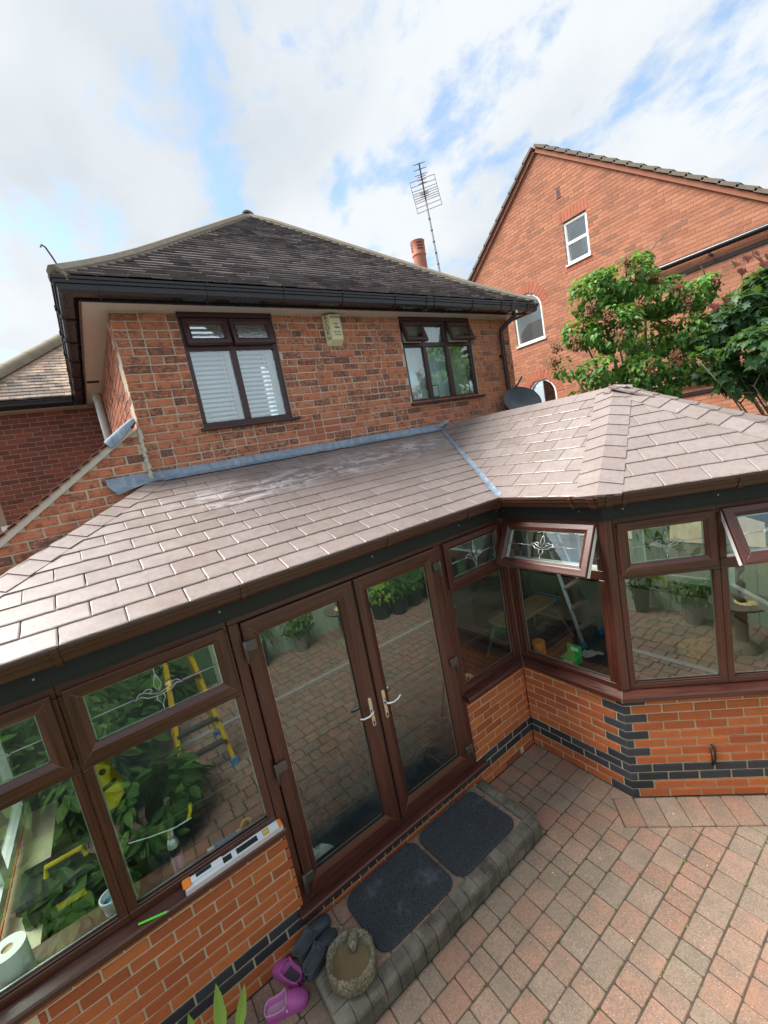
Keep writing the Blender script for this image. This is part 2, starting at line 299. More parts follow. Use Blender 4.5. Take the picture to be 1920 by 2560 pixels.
def tag(o, label=None, cat=None, group=None, kind=None):
    for k, v in (('label', label), ('category', cat), ('group', group), ('kind', kind)):
        if v: o[k] = v
    return o
def thing(name, loc, label, cat, group=None):
    o = bpy.data.objects.new(name, None); o.empty_display_size = .1; col.objects.link(o); o.location = loc; ORG[o.name] = Vector(loc); return tag(o, label, cat, group)
def part(name, mb, mats, parent=None, smooth=False, bevel=0, kind=None, label=None, seg=1):
    off = ORG[parent.name] if parent else Vector((0, 0, 0))
    o = bpy.data.objects.new(name, mb.mesh(name, mats, off, smooth, bevel, seg)); col.objects.link(o)
    if parent: o.parent = parent
    ORG[o.name] = Vector(off); return tag(o, label, None, None, kind)
def solo(name, mb, mats, loc, label, cat, group=None, smooth=False, bevel=0, kind=None):
    o = bpy.data.objects.new(name, mb.mesh(name, mats, loc, smooth, bevel)); col.objects.link(o); o.location = loc; ORG[o.name] = Vector(loc); return tag(o, label, cat, group, kind)
def inst(name, me, parent, mw):
    o = bpy.data.objects.new(name, me); col.objects.link(o); o.parent = parent
    mw = mw.copy(); mw.translation = mw.translation - ORG[parent.name]; o.matrix_local = mw; return o
def copy_tree(o, loc, rz=0, label=None):
    def cp(a, par):
        c = a.copy(); col.objects.link(c); c.parent = par; ORG[c.name] = ORG[a.name]
        for ch in a.children: cp(ch, c)
        return c
    c = cp(o, None); c.location = loc; c.rotation_euler = (0, 0, rz)
    if label: c['label'] = label
    return c
def rrect(x0, x1, y0, y1, r, n=5):
    p = []
    for cx, cy, a in ((x1-r, y1-r, 0), (x0+r, y1-r, 90), (x0+r, y0+r, 180), (x1-r, y0+r, 270)):
        p += [(cx+r*math.cos(R(a+90*i/n)), cy+r*math.sin(R(a+90*i/n))) for i in range(n+1)]
    return p
def text_mesh(name, body, size, mat, depth=.002):
    cu = bpy.data.curves.new(name, 'FONT'); cu.body = body; cu.size = size; cu.extrude = depth; cu.align_x = 'CENTER'; cu.align_y = 'CENTER'
    o = bpy.data.objects.new(name, cu); col.objects.link(o); dg = bpy.context.evaluated_depsgraph_get(); me = bpy.data.meshes.new_from_object(o.evaluated_get(dg)); bpy.data.objects.remove(o); bpy.data.curves.remove(cu)
    me.name = name; me.materials.clear(); me.materials.append(M[mat]); return me
class Axis:
    """a wall line: t along it, o outwards from the brick face, z up"""
    def __init__(s, p, d): s.p = Vector((*p, 0)); s.d = Vector((*d, 0)).normalized(); s.n = Vector((s.d.y, -s.d.x, 0))
    def __call__(s, t, o, z): v = s.p + s.d*t + s.n*o; return (v.x, v.y, z)
    def mat(s, t, o, z, sx=1, sz=1):
        v = s(t, o, z); d, n = s.d, -s.n
        return Matrix(((d.x*sx, n.x, 0, v[0]), (d.y*sx, n.y, 0, v[1]), (0, 0, sz, v[2]), (0, 0, 0, 1)))

# ------------------------------------------------------------------ bricks
def brick_mesh(name, mat, Lb, H, D, ch, jit, seed):
    rr = random.Random(seed); j = lambda a: rr.uniform(-a, a)
    nx = 4
    def ring(ins, y, ja):
        p = [(-Lb/2+ins+(Lb-2*ins)*i/nx, -H/2+ins) for i in range(nx+1)] + [(Lb/2-ins, 0)] + [(Lb/2-ins-(Lb-2*ins)*i/nx, H/2-ins) for i in range(nx+1)] + [(-Lb/2+ins, 0)]
        return [(x+j(ja), y+j(ja*.3), z+j(ja)) for x, z in p]
    a = ring(ch*1.3, 0, jit); b = ring(0, ch, jit*.8); c = ring(0, D, 0); n = len(a)
    m = MB(); m.add(a+b+c, [tuple(range(n))] + [(i, (i+1) % n, n+(i+1) % n, n+i) for i in range(n)] + [(n+i, n+(i+1) % n, 2*n+(i+1) % n, 2*n+i) for i in range(n)])
    return m.mesh(name, mat)
def lay(ax, spans, z0, n, ch, pitch, meshes, place, blen, offs=None, gap=.010):
    """run courses of bricks along ax inside spans(zc)->[(t0,t1)]; place(course, tc, zc, len, mesh index)"""
    for c in range(n):
        zc = z0 + (c+.5)*ch
        off = (pitch/2 if c % 2 else 0) if offs is None else offs(c)
        for a, b in spans(zc, c):
            k = math.floor((a-off)/pitch)
            while off + k*pitch < b:
                g = off + k*pitch; s = max(a, g+gap/2); e = min(b, g+pitch-gap/2); k += 1
                if e - s > .014: place(c, (s+e)/2, zc, e-s)
# ------------------------------------------------------------------ ground
ground = part('ground', MB().box(-900, 900, -900, 900, -.5, -.035), 'soil'); tag(ground, kind='structure')
patio = part('patio', MB().box(-9, 4.6, -8.5, 1.0, -.2, -.006), 'joint_sand'); tag(patio, 'brindle block paved patio in front of the conservatory', None, None, 'structure')
def cat_off(o):
    if 'category' in o: del o['category']
def paver_mesh(i, w, d):
    rr = random.Random(i); j = lambda a: rr.uniform(-a, a); m = MB()
    def ring(ins, z, ja): return [(x+j(ja), y+j(ja), z+j(ja*.25)) for x, y in rrect(-w/2+ins, w/2-ins, -d/2+ins, d/2-ins, max(.004, .012-ins*.4), 2)]
    a = ring(.005, 0, .0016); b = ring(.0005, -.006, .0012); c = ring(0, -.05, 0); n = len(a)
    m.add(a+b+c, [tuple(range(n))] + [(i, (i+1) % n, n+(i+1) % n, n+i) for i in range(n)] + [(n+i, n+(i+1) % n, 2*n+(i+1) % n, 2*n+i) for i in range(n)])
    return m.mesh('paver', 'paver')
PV = {l: [paver_mesh(i*7+int(l*1000), l-.004, .153) for i in range(3)] for l in (.12, .16, .24, .21)}
bP = .95
def dC(x, y): return -S2*x - S2*(y+bP)             # distance out from the bay's angled wall
def inside_bld(x, y):
    if y > -.01 and x < .02: return True
    if x > -.02 and y > -bP: return True
    return -2.50 < x < -.86 and y > -.55
rs = random.Random(11); cands = []
row = 0; y = -.078
while y > -8.2:
    x = .003 - (0 if row % 2 else .0); first = True; xs = x
    # leftwards from the bay wall line
    while xs > -8.6:
        l = .21 if (first and row < 6) else rs.choice((.12, .12, .16, .16, .21)); first = False
        cands.append((xs-l/2, y, l)); xs -= l
    xs = .003
    if y < -.9:
        while xs < 4.2:
            l = rs.choice((.12, .12, .16, .16, .21)); cands.append((xs+l/2, y, l)); xs += l
    y -= .157; row += 1
fwd2 = Vector((fw.x, fw.y))
def vis(x, y):
    d = Vector((x, y, 0))-CAM; z = d.dot(fw)
    if z < .3: return None
    u = d.dot(rx)/z*1051.8+960; v = 1280-d.dot(ux)/z*1051.8
    return (-60 < u < 1980 and v < 2640) and z or None
near, far, cutp = [], [], []
def clip_(poly, ins, cut):
    r = []
    for i, a in enumerate(poly):
        b = poly[(i+1) % len(poly)]; ia, ib = ins(a), ins(b)
        if ia: r.append(a)
        if ia != ib: r.append(cut(a, b))
    return r
for x, y, l in cands:
    if inside_bld(x, y): continue
    z = vis(x, y)
    if S2*x-S2*(y+bP) > -.42 and dC(x, y) < .27+.2:
        q = [(x-l/2+.003, y-.0765), (x+l/2-.003, y-.0765), (x+l/2-.003, y+.0765), (x-l/2+.003, y+.0765)]
        def cut(p, r_): t_ = (dC(*p)-.272)/(dC(*p)-dC(*r_)); return (p[0]+(r_[0]-p[0])*t_, p[1]+(r_[1]-p[1])*t_)
        tC = lambda p: S2*p[0]-S2*(p[1]+bP)
        def cut2(p, r_): t_ = (tC(p)+.170)/(tC(p)-tC(r_)); return (p[0]+(r_[0]-p[0])*t_, p[1]+(r_[1]-p[1])*t_)
        c = clip_(q, lambda p: dC(*p) >= .272, cut); c2 = clip_(clip_(q, lambda p: dC(*p) < .268, lambda p, r_: cut(p, r_)), lambda p: tC(p) <= -.170, cut2)
        if len(c) == 4 and c == q: pass
        else:
            c3 = clip_(clip_(q, lambda p: tC(p) > -.170, cut2), lambda p: dC(*p) < .004, lambda p, r_: (lambda t_: (p[0]+(r_[0]-p[0])*t_, p[1]+(r_[1]-p[1])*t_))((dC(*p)-.004)/(dC(*p)-dC(*r_))))
            c3 = clip_(c3, lambda p: p[0] < -.001, lambda p, r_: (-.001, p[1]+(r_[1]-p[1])*(p[0]+.001)/(p[0]-r_[0]))) if len(c3) > 2 else []
            cutp += [k_ for k_ in (c, c2, c3) if len(k_) > 2]; continue
    (near if z else far).append((x, y, l, z))
near.sort(key=lambda q: q[3]); far += near[300:]; near = near[:300]
for x, y, l, z in near:
    m = Matrix.Rotation(rs.uniform(-.012, .012), 4, 'Z'); m.translation = (x, y, rs.uniform(-.003, .002)); inst('paver', rs.choice(PV[l]), patio, m)
# soldier blocks laid square to the angled bay wall
axC = Axis((0, -bP), (S2, -S2))
t = -.085
while t < 1.35:
    l = .235 if t > -.05 else .2
    if not (t < -.02 and False):
        mm = Matrix.Rotation(R(45)+rs.uniform(-.01, .01), 4, 'Z'); p = axC(t, .135, rs.uniform(-.002, .001)); mm.translation = p
        mm = mm @ Matrix.Diagonal((.262/.24, 1.01, 1, 1)); inst('paver', rs.choice(PV[.24]), patio, mm)
    t += .158
for c in cutp:
    if abs(sum(a[0]*b[1]-b[0]*a[1] for a, b in zip(c, c[1:]+c[:1])))/2 < .0003: continue
    part('paver', MB().poly(c, .05, lambda x, y, z: (x, y, -.05+z)), 'paver', patio, bevel=.004)
fm = MB()
for x, y, l, z in far:
    if y < -6.3 or x < -7.5: continue
    fm.cr = rs.random()*.999+.001; w = l/2-.006; fm.box(x-w, x+w, y-.072, y+.072, -.05, rs.uniform(-.003, .002))
part('paver_field', fm, 'paver_joined', patio, kind='stuff')
# weeds and moss in the joints
wm = MB()
for i in range(70):
    x, y = rs.uniform(-2.2, .6), -.078-.0785-.157*rs.randint(1, 12); 
    if inside_bld(x, y) or dC(x, y) < .3: continue
    for k in range(rs.randint(3, 8)):
        a = rs.uniform(0, 6.28); px, py = x+rs.uniform(-.02, .02), y+rs.uniform(-.006, .006); h = rs.uniform(.006, .018); wm.cr = rs.random()*.99+.01
        wm.add([(px-.004*math.cos(a), py-.004*math.sin(a), -.005), (px+.004*math.cos(a), py+.004*math.sin(a), -.005), (px+rs.uniform(-.008, .008), py+rs.uniform(-.008, .008), h)], [(0, 1, 2)])
lm = MB()
for i in range(90):
    x, y = rs.uniform(-2.4, 1.0), rs.uniform(-2.4, -.66)
    if inside_bld(x, y) or dC(x, y) < .02: continue
    a = rs.uniform(0, 6.28); s = rs.uniform(.003, .009); lm.add([(x+s*math.cos(a), y+s*math.sin(a), .004), (x+s*.4*math.cos(a+1.6), y+s*.4*math.sin(a+1.6), .006), (x-s*math.cos(a), y-s*math.sin(a), .004), (x+s*.4*math.cos(a-1.6), y+s*.4*math.sin(a-1.6), .003)], [(0, 1, 2, 3)])
tag(solo('leaf_litter', lm, 'yellow_pale', (0, 0, 0), 'scattered pale specks of dry leaf on the paving', 'litter'), kind='stuff')
tag(solo('joint_weeds', wm, 'leaf_bright', (0, 0, 0), 'tiny green weeds sprouting in the paving joints', 'weeds'), kind='stuff')

# door step: block edging round a paved top
step = thing('door_step', (-1.67, -.32, 0), 'low grey block-edged step in front of the french doors', 'step')
part('core', MB().box(-2.5, -.85, -.53, -.004, 0, .118), 'mortar_grey', step)
def edge_block(x, y, rz, l=.1):
    m = MB(); pr = [(-.105, 0), (-.105, .106), (-.097, .124), (-.078, .136), (.0, .138), (.0, 0)]
    j = lambda: rs.uniform(-.0025, .0025)
    f = lambda u, v, w: (u+j(), v+j(), w+j())
    n = len(pr); vs = [f(-l/2+.001, a, b) for a, b in pr] + [f(l/2-.001, a, b) for a, b in pr]
    vs = [(x+u*math.cos(rz)-v*math.sin(rz), y+u*math.sin(rz)+v*math.cos(rz), w) for u, v, w in vs]
    m.add(vs, [tuple(range(n)), tuple(range(2*n-1, n-1, -1))] + [(i, (i+1) % n, n+(i+1) % n, n+i) for i in range(n)])
    part('edge_block', m, 'step_block', step, bevel=.0035)
x = -2.552
while x < -.80: edge_block(x, -.525, 0); x += .1005
for k in range(5): edge_block(-.875, -.475+k*.0985, R(90), .0975)
for k in range(5): edge_block(-2.497, -.475+k*.0985, R(-90), .0975)
m0 = MB()
xx = -2.42
while xx < -.90:
    for yy in (-.085, -.235, -.385, -.47):
        mm = Matrix.Rotation(rs.uniform(-.01, .01), 4, 'Z'); mm.translation = (xx, yy, .134); inst('paver', rs.choice(PV[.16]), step, mm @ Matrix.Diagonal((1, .93, .9, 1)))
    xx += .162

# ------------------------------------------------------------------ conservatory
con = thing('conservatory', (-.5, 0, 0), 'rosewood framed conservatory with brown slate roof and orange brick dwarf walls', 'conservatory')
LEN_C = 1.47
P0, P1, P2 = (-4.05, 1.72), (-4.05, 0), (0, 0)
P3 = (0, -bP); P4 = (LEN_C*S2, -bP-LEN_C*S2); P5 = (1.43+.0, P4[1]); P5 = (2.47-P4[0], P4[1]); P6 = (2.47, -bP); P7 = (2.47, 1.74)
PATH = [P0, P1, P2, P3, P4, P5, P6, P7]
def offs_path(path, o):
    """wall polyline moved outwards by o with mitred corners"""
    res = []
    ds = [(Vector(b)-Vector(a)).normalized() for a, b in zip(path, path[1:])]; ns = [Vector((d.y, -d.x)) for d in ds]
    for i, p in enumerate(path):
        p = Vector(p)
        if i == 0: res.append(p+ns[0]*o)
        elif i == len(path)-1: res.append(p+ns[-1]*o)
        else:
            b = (ns[i-1]+ns[i]); b = b/(b.dot(ns[i])); res.append(p+b*o)
    return res
def sweep(mb, path, prof, caps=True):
    rows = [offs_path(path, o) for o, z in prof]
    n = len(prof); k = len(path)
    vs = [(rows[j][i].x, rows[j][i].y, prof[j][1]) for i in range(k) for j in range(n)]
    fs = [(i*n+j, i*n+(j+1) % n, (i+1)*n+(j+1) % n, (i+1)*n+j) for i in range(k-1) for j in range(n)]
    if caps: fs += [tuple(range(n-1, -1, -1)), tuple(range((k-1)*n, k*n))]
    return mb.add(vs, fs)
axA = Axis((0, 0), (1, 0)); axB = Axis((0, 0), (0, -1)); axD = Axis(P4, (1, 0)); axE = Axis(P5, (S2, S2)); axF = Axis(P6, (0, 1)); axL = Axis((-4.05, 1.72), (0, -1))
# dwarf walls
BO = [brick_mesh('brick', 'brick_orange', .215, .063, .05, .003, .0016, i) for i in range(5)]
BB = [brick_mesh('brick', 'brick_blue', .215, .063, .05, .003, .0012, 20+i) for i in range(4)]
def build_wall(nm, ax, t0, t1, spans, offs, quoin_hi=None, quoin_lo=None, skip=None, joined=False):
    wl = MB()
    for a, b, z0, z1 in t0: wl.box(a, b, -.25, -.007, z0, z1, ax)
    wall = part(nm, wl, 'mortar_cream', con)
    def place(c, tc, zc, ln):
        if skip and skip(c, tc): return
        if quoin_hi is not None and tc+ln/2 > quoin_hi - .02: return
        if quoin_lo is not None and tc-ln/2 < quoin_lo + .02: return
        blue = c in (2, 3)
        me = rs.choice(BB if blue else BO)
        inst('brick', me, wall, ax.mat(tc, rs.uniform(-.001, .0015), zc+rs.uniform(-.001, .001), ln/.215))
    lay(ax, spans, 0, 12, .075, .225, None, place, .215, offs, gap=.012)
    return wall
def spA(z, c):
    if z < .225: return [(-4.05, -.004)]
    if z < .30: return [(-4.05, -2.545), (-.715, -.004)]
    return [(-4.05, -2.502), (-.787, -.004)]
wallA = build_wall('front_wall', axA, [(-4.05, -.0, 0, .222), (-4.05, -2.503, .222, .89), (-.786, 0, .222, .89)], None, spA, lambda c: -2.868+(0 if c % 2 == 0 else .1125), skip=lambda c, t: (c == 0 and -.45 < t < -.2) or (c == 2 and -2.50 < t < -.76))
xx = -2.49
while xx < -.76:
    inst('brick', rs.choice(BB), wallA, axA.mat(xx, rs.uniform(0, .0015), .197, .066/.215, .088/.063)); xx += .076
ab = MB(); ab.box(-.44, -.218, -.03, .002, .006, .069, axA); airb = part('air_brick', ab, 'brick_red_patch', wallA)
hm = MB()
for i in range(10):
    for k in range(3): hm.box(-.432+i*.0215, -.420+i*.0215, .001, .0032, .013+k*.019, .024+k*.019, axA)
part('slots', hm, 'black', airb)
offB = lambda c: .2046 if c % 2 else .0921
offC = lambda c: .1635 if c % 2 else .051
wallB = build_wall('side_wall', axB, [(0.0, bP-.004, 0, .89)], None, lambda z, c: [(.004, bP)], offB, quoin_hi=bP)
wallC = build_wall('angled_wall', axC, [(0.004, LEN_C, 0, .89)], None, lambda z, c: [(0, LEN_C-.004)], offC, quoin_lo=0)
for c in range(12):
    tb = (.8796 if c % 2 else .767)+.005; tc_ = (.1635 if c % 2 else .051)-.005; z = .075*c
    pts = [axB(tb, 0, 0), (0, -bP, 0), axC(tc_, 0, 0)]; bk = [axC(tc_, -.045, 0), axB(bP-.02, -.045, 0), axB(tb, -.045, 0)]
    q = MB(); q.poly([(p[0], p[1]) for p in pts+bk], .065, lambda x, y, zz: (x, y, z+.005+zz)); part('brick', q, 'brick_blue', wallB, bevel=.003)
for nm, ax, ln in (('front_facet_wall', axD, P5[0]-P4[0]), ('far_angled_wall', axE, LEN_C), ('far_side_wall', axF, 2.6), ('left_end_wall', axL, 1.72)):
    mbw = MB().box(0, ln, -.25, -.007, 0, .89, ax); wl = part(nm, mbw, 'mortar_cream', con); jm = MB()
    lay(ax, lambda z, c: [(0, ln)], 0, 12, .075, .225, None, lambda c, tc, zc, l: jm.box(tc-l/2, tc+l/2, -.05, 0, zc-.0325, zc+.0325, ax), .215)
    part('brick_courses', jm, 'brick_orange', wl, kind='stuff')
# black cable stub on the angled wall
cb = MB(); cb.tube([axC(.60, -.02, .455), axC(.605, .012, .45), axC(.612, .02, .41), axC(.612, .018, .34), axC(.605, .004, .285), axC(.60, -.02, .28)], .008, 8); cb.tube([axC(.585, .01, .43), axC(.59, .016, .36), axC(.595, .004, .27)], .005, 6)
solo('cable', cb, 'black', axC(.6, 0, .3), 'black cable stub looped out of the angled bay brickwork', 'cable', smooth='all')

# ---- sills (run in two lengths, broken by the doors)
SILL = [(.052, .892), (.055, .900), (.055, .928), (.048, .938), (-.03, .962), (-.10, .962), (-.10, .892)]
sm = MB(); sweep(sm, [P1, (-2.500, 0)], SILL); sillL = part('window_sill', sm, 'rosewood_rail', con, label='dark rosewood sill left of the doors')
sm = MB(); sweep(sm, [(-.80, 0), P2, P3, P4, P5, P6, P7], SILL); part('window_sill', sm, 'rosewood_rail', con, label='dark rosewood sill wrapping the bay')
sm = MB()
for q in (P2, P3):
    i = PATH.index(q); o1 = offs_path(PATH, .056)[i]; o0 = offs_path(PATH, -.02)[i]; sm.tube([(o0.x, o0.y, .9605), (o1.x, o1.y, .934), (o1.x, o1.y, .895)], .0016, 5)
part('sill_seam', sm, 'spacer', sillL)

# ---- window lights
def floop(mb, fn, t0, t1, z0, z1, wl, wr, wb, wt, of, ob, mats=True):
    """mitred frame loop with a bevelled front and a splayed glazing bead"""
    prof = [(0, ob), (0, of-.005), (.06, of), (.62, of), (.72, of-.003), (1, of-.014), (1, ob)]
    cor = [(t0, z0, wl, wb), (t1, z0, -wr, wb), (t1, z1, -wr, -wt), (t0, z1, wl, -wt)]
    n = len(prof)
    vs = [fn(t+a*dw, o, z+a*dz) for t, z, dw, dz in cor for a, o in prof]
    for i in range(4):
        k = (i+1) % 4; mb.cur = 0 if i % 2 == 0 else 1
        o = len(mb.v); mb.v += [vs[i*n+j] for j in range(n)] + [vs[k*n+j] for j in range(n)]
        for j in range(n): mb.f.append((o+j, o+(j+1) % n, o+n+(j+1) % n, o+n+j)); mb.mi.append(mb.cur); mb.r.append(0)
    mb.cur = 0
def seams(fn, t0, t1, z0, z1, wl, wr, wb, wt, of):
    res = []
    for t, z, dw, dz in [(t0, z0, wl, wb), (t1, z0, -wr, wb), (t1, z1, -wr, -wt), (t0, z1, wl, -wt)]: m = MB(); res.append(m); m.tube([fn(t+.03*dw, of-.002, z+.03*dz), fn(t+.62*dw, of+.0002, z+.62*dz), fn(t+dw, of-.0135, z+dz)], .0011, 4)
    return res
def pane(name, parent, fn, t0, t1, z0, z1, o, mat='glass', th=.004):
    return part(name, MB().box(t0, t1, o-th, o, z0, z1, fn), mat, parent)
def spacer(parent, fn, t0, t1, z0, z1, o):
    m = MB(); w = .006
    m.box(t0, t1, o-.012, o-.005, z0, z0+w, fn); m.box(t0, t1, o-.012, o-.005, z1-w, z1, fn); m.box(t0, t0+w, o-.012, o-.005, z0, z1, fn); m.box(t1-w, t1, o-.012, o-.005, z0, z1, fn)
    part('spacer_bar', m, 'spacer', parent)
def motif(parent, fn, t0, t1, z0, z1, o):
    tc, zc, k = (t0+t1)/2, (z0+z1)/2+.0, .26; m = MB(); F = lambda a, b: fn(tc+a*k, o, zc+b*k)
    ln = lambda pts, r=.0026: m.tube([F(*p) for p in pts], r, 5)
    zz = (z1-z0)/2/k; tt = (t1-t0)/2/k
    ln([(-tt, -.0), (-.46, 0)]); ln([(.46, 0), (tt, 0)]); ln([(0, .34), (0, zz)]); ln([(0, -.32), (0, -zz)])
    for s in (-1, 1):
        ln([(s*.46, -.03), (s*.36, .07), (s*.26, .06), (s*.16, -.02), (0, -.07)]); ln([(s*.46, -.03), (s*.34, .0), (s*.22, -.09), (0, -.12)]); ln([(s*.30, .065), (s*.22, .11), (s*.14, .085), (s*.12, .03), (s*.18, .01)]); ln([(s*.06, -.10), (s*.08, -.2), (0, -.32)]); ln([(0, -.02), (s*.075, .12), (s*.04, .26), (0, .36)])
    lm = part('lead_motif', m, 'lead_came', parent, smooth='all')
    g = MB(); P = lambda pts: g.poly(pts, .003, lambda a, b, c: fn(tc+a*k, o+c-.001, zc+b*k))
    P([(0, -.02), (.06, .12), (.03, .25), (0, .33), (-.03, .25), (-.06, .12)])
    for s in (-1, 1): P([(s*.44, -.02), (s*.35, .055), (s*.25, .04), (s*.14, -.03), (0, -.08), (0, -.11), (s*.2, -.08), (s*.33, -.005)][::s])
    for s in (-1, 1): P([(s*.29, .06), (s*.22, .10), (s*.15, .08), (s*.13, .035), (s*.2, .02)][::s])
    P([(0, -.11), (.06, -.2), (0, -.30), (-.06, -.2)]); part('bevel_glass', g, 'bevel_glass', parent)
Z0, Z1, Z2, Z3, Z4 = .962, 1.018, 1.868, 1.912, 2.318
def light(ax, t0, t1, sl=.022, sr=.022, gl=.047, gr=.047, opened=0, label=None):
    m = MB(); F, Bk = -.012, -.07
    m.box(t0, t1, Bk, F, Z0, Z1-.012, ax); m.box(t0+.001, t1-.001, Bk+.003, F-.008, Z1-.012, Z1, ax)
    m.box(t0, t1, Bk, F, Z2+.004, 1.95, ax); m.box(t0, t1, Bk, F, 2.29, 2.352, ax)
    m.cur = 1
    for a, b in ((t0, t0+gl), (t1-gr, t1)): m.box(a+.0005, b-.0005, Bk+.001, F+.001, Z1-.012, Z2+.004, ax); m.box(a+.0005, b-.0005 if a == t0 else b-.0005, Bk+.001, F+.001, 1.95, 2.29, ax)
    m.cur = 0
    win = part('window', m, ['rosewood_rail', 'rosewood_upright'], con, bevel=.004, label=label)
    pane('pane', win, ax, t0+gl-.004, t1-gr+.004, Z1-.004, Z2+.008, -.034); spacer(win, ax, t0+gl, t1-gr, Z1, Z2+.004, -.036)
    g = MB()
    for a, b in ((Z1-.001, Z1+.004),): g.box(t0+gl, t1-gr, -.036, -.030, a, b, ax)
    part('gasket', g, 'rubber', win)
    a0, a1, z0, z1 = t0+sl, t1-sr, Z3, Z4
    ca, sa = math.cos(R(opened)), math.sin(R(opened)); hz = z1+.004
    if opened: fn = lambda t, o, z: ax(t, o*ca-(z-hz)*sa, hz+(z-hz)*ca+o*sa)
    else: fn = ax
    s = MB(); floop(s, fn, a0, a1, z0, z1, .073, .073, .082, .068, .016, -.010)
    sash = part('sash', s, ['rosewood_rail', 'rosewood_upright'], win, bevel=.0015, label='top sash pushed open' if opened else None)
    [part('mitre_seam', q_, 'seam', win) for q_ in seams(fn, a0, a1, z0, z1, .073, .073, .082, .068, .016)]
    if opened:
        s = MB(); floop(s, fn, a0+.004, a1-.004, z0+.004, z1-.004, .066, .066, .075, .061, -.0105, -.055); part('sash_inner_frame', s, 'white_upvc', win)
        s = MB(); s.box(t0+gl, t1-gr, -.069, -.02, 1.9505, 1.972, ax); part('white_rebate', s, 'white_upvc', win)
        s = MB()
        for t in (a0+.02, a1-.02): s.bar(ax(t, -.04, z0+.12), fn(t, -.03, z0+.16), .012, .004); s.bar(ax(t, -.04, z1-.03), fn(t, -.03, z0+.25), .012, .004)
        part('stay_arm', s, 'galv', win)
    q = (a0+.073, a1-.073, z0+.082, z1-.068)
    pane('pane', win, fn, q[0]-.003, q[1]+.003, q[2]-.003, q[3]+.003, -.004); spacer(win, fn, *q, -.006); motif(win, fn, *q, .0005)
    return win
light(axA, -4.04, -3.364, label='fixed light nearest the left end'); light(axA, -3.364, -2.530); light(axA, -.783, -.030)
light(axB, .030, .905, sr=.012, opened=30); light(axC, .066, .757); light(axC, .757, 1.42, opened=30)
light(axD, .05, P5[0]-P4[0]-.05); 
def white_light(ax, t0, t1):
    m = MB(); 
    for a, b, c, d in ((t0, t1, .962, 1.03), (t0, t1, 1.86, 1.95), (t0, t1, 2.28, 2.352), (t0, t0+.06, .962, 2.352), (t1-.06, t1, .962, 2.352)): m.box(a, b, -.071 if b-a > .1 else -.07, -.012, c, d, ax)
    wv = part('window', m, 'white_upvc', con); pane('pane', wv, ax, t0+.05, t1-.05, 1.02, 2.29, -.035)
for a, b in ((.03, .70), (.70, 1.42)): white_light(axE, a, b)
for a, b in ((.03, .9), (.9, 1.77), (1.77, 2.64)): white_light(axF, a, b)
for a, b in ((.02, .85), (.85, 1.69)): white_light(axL, a, b)
# corner posts
def post(pts, z0, z1): m = MB(); m.poly(pts, z1-z0, lambda x, y, z: (x, y, z0+z)); part('corner_post', m, 'rosewood_upright', con, bevel=.004)
xy = lambda ax, t, o: ax(t, o, 0)[:2]
post([xy(axB, .906, -.004), xy(axB, bP+.0025, -.004), xy(axC, .064, -.004), xy(axC, .064, -.075), xy(axB, bP-.035, -.085), xy(axB, .906, -.075)], .9625, 2.352)
post([(-.028, .012), (.0, .012), (.012, 0), (.012, -.028), (.075, -.028), (.075, .075), (-.028, .075)], .9625, 2.352)
post([xy(axC, 1.422, -.004), xy(axC, LEN_C, -.004), xy(axD, .048, -.004), xy(axD, .048, -.075), xy(axC, 1.422, -.075)], .9625, 2.352)
post([xy(axD, P5[0]-P4[0]-.048, -.004), xy(axE, 0, -.004), xy(axE, .028, -.004), xy(axE, .028, -.075), xy(axD, P5[0]-P4[0]-.048, -.075)], .9625, 2.352)
post([xy(axE, 1.422, -.004), xy(axF, 0, -.004), xy(axF, .028, -.004), xy(axF, .028, -.075), xy(axE, 1.422, -.075)], .9625, 2.352)
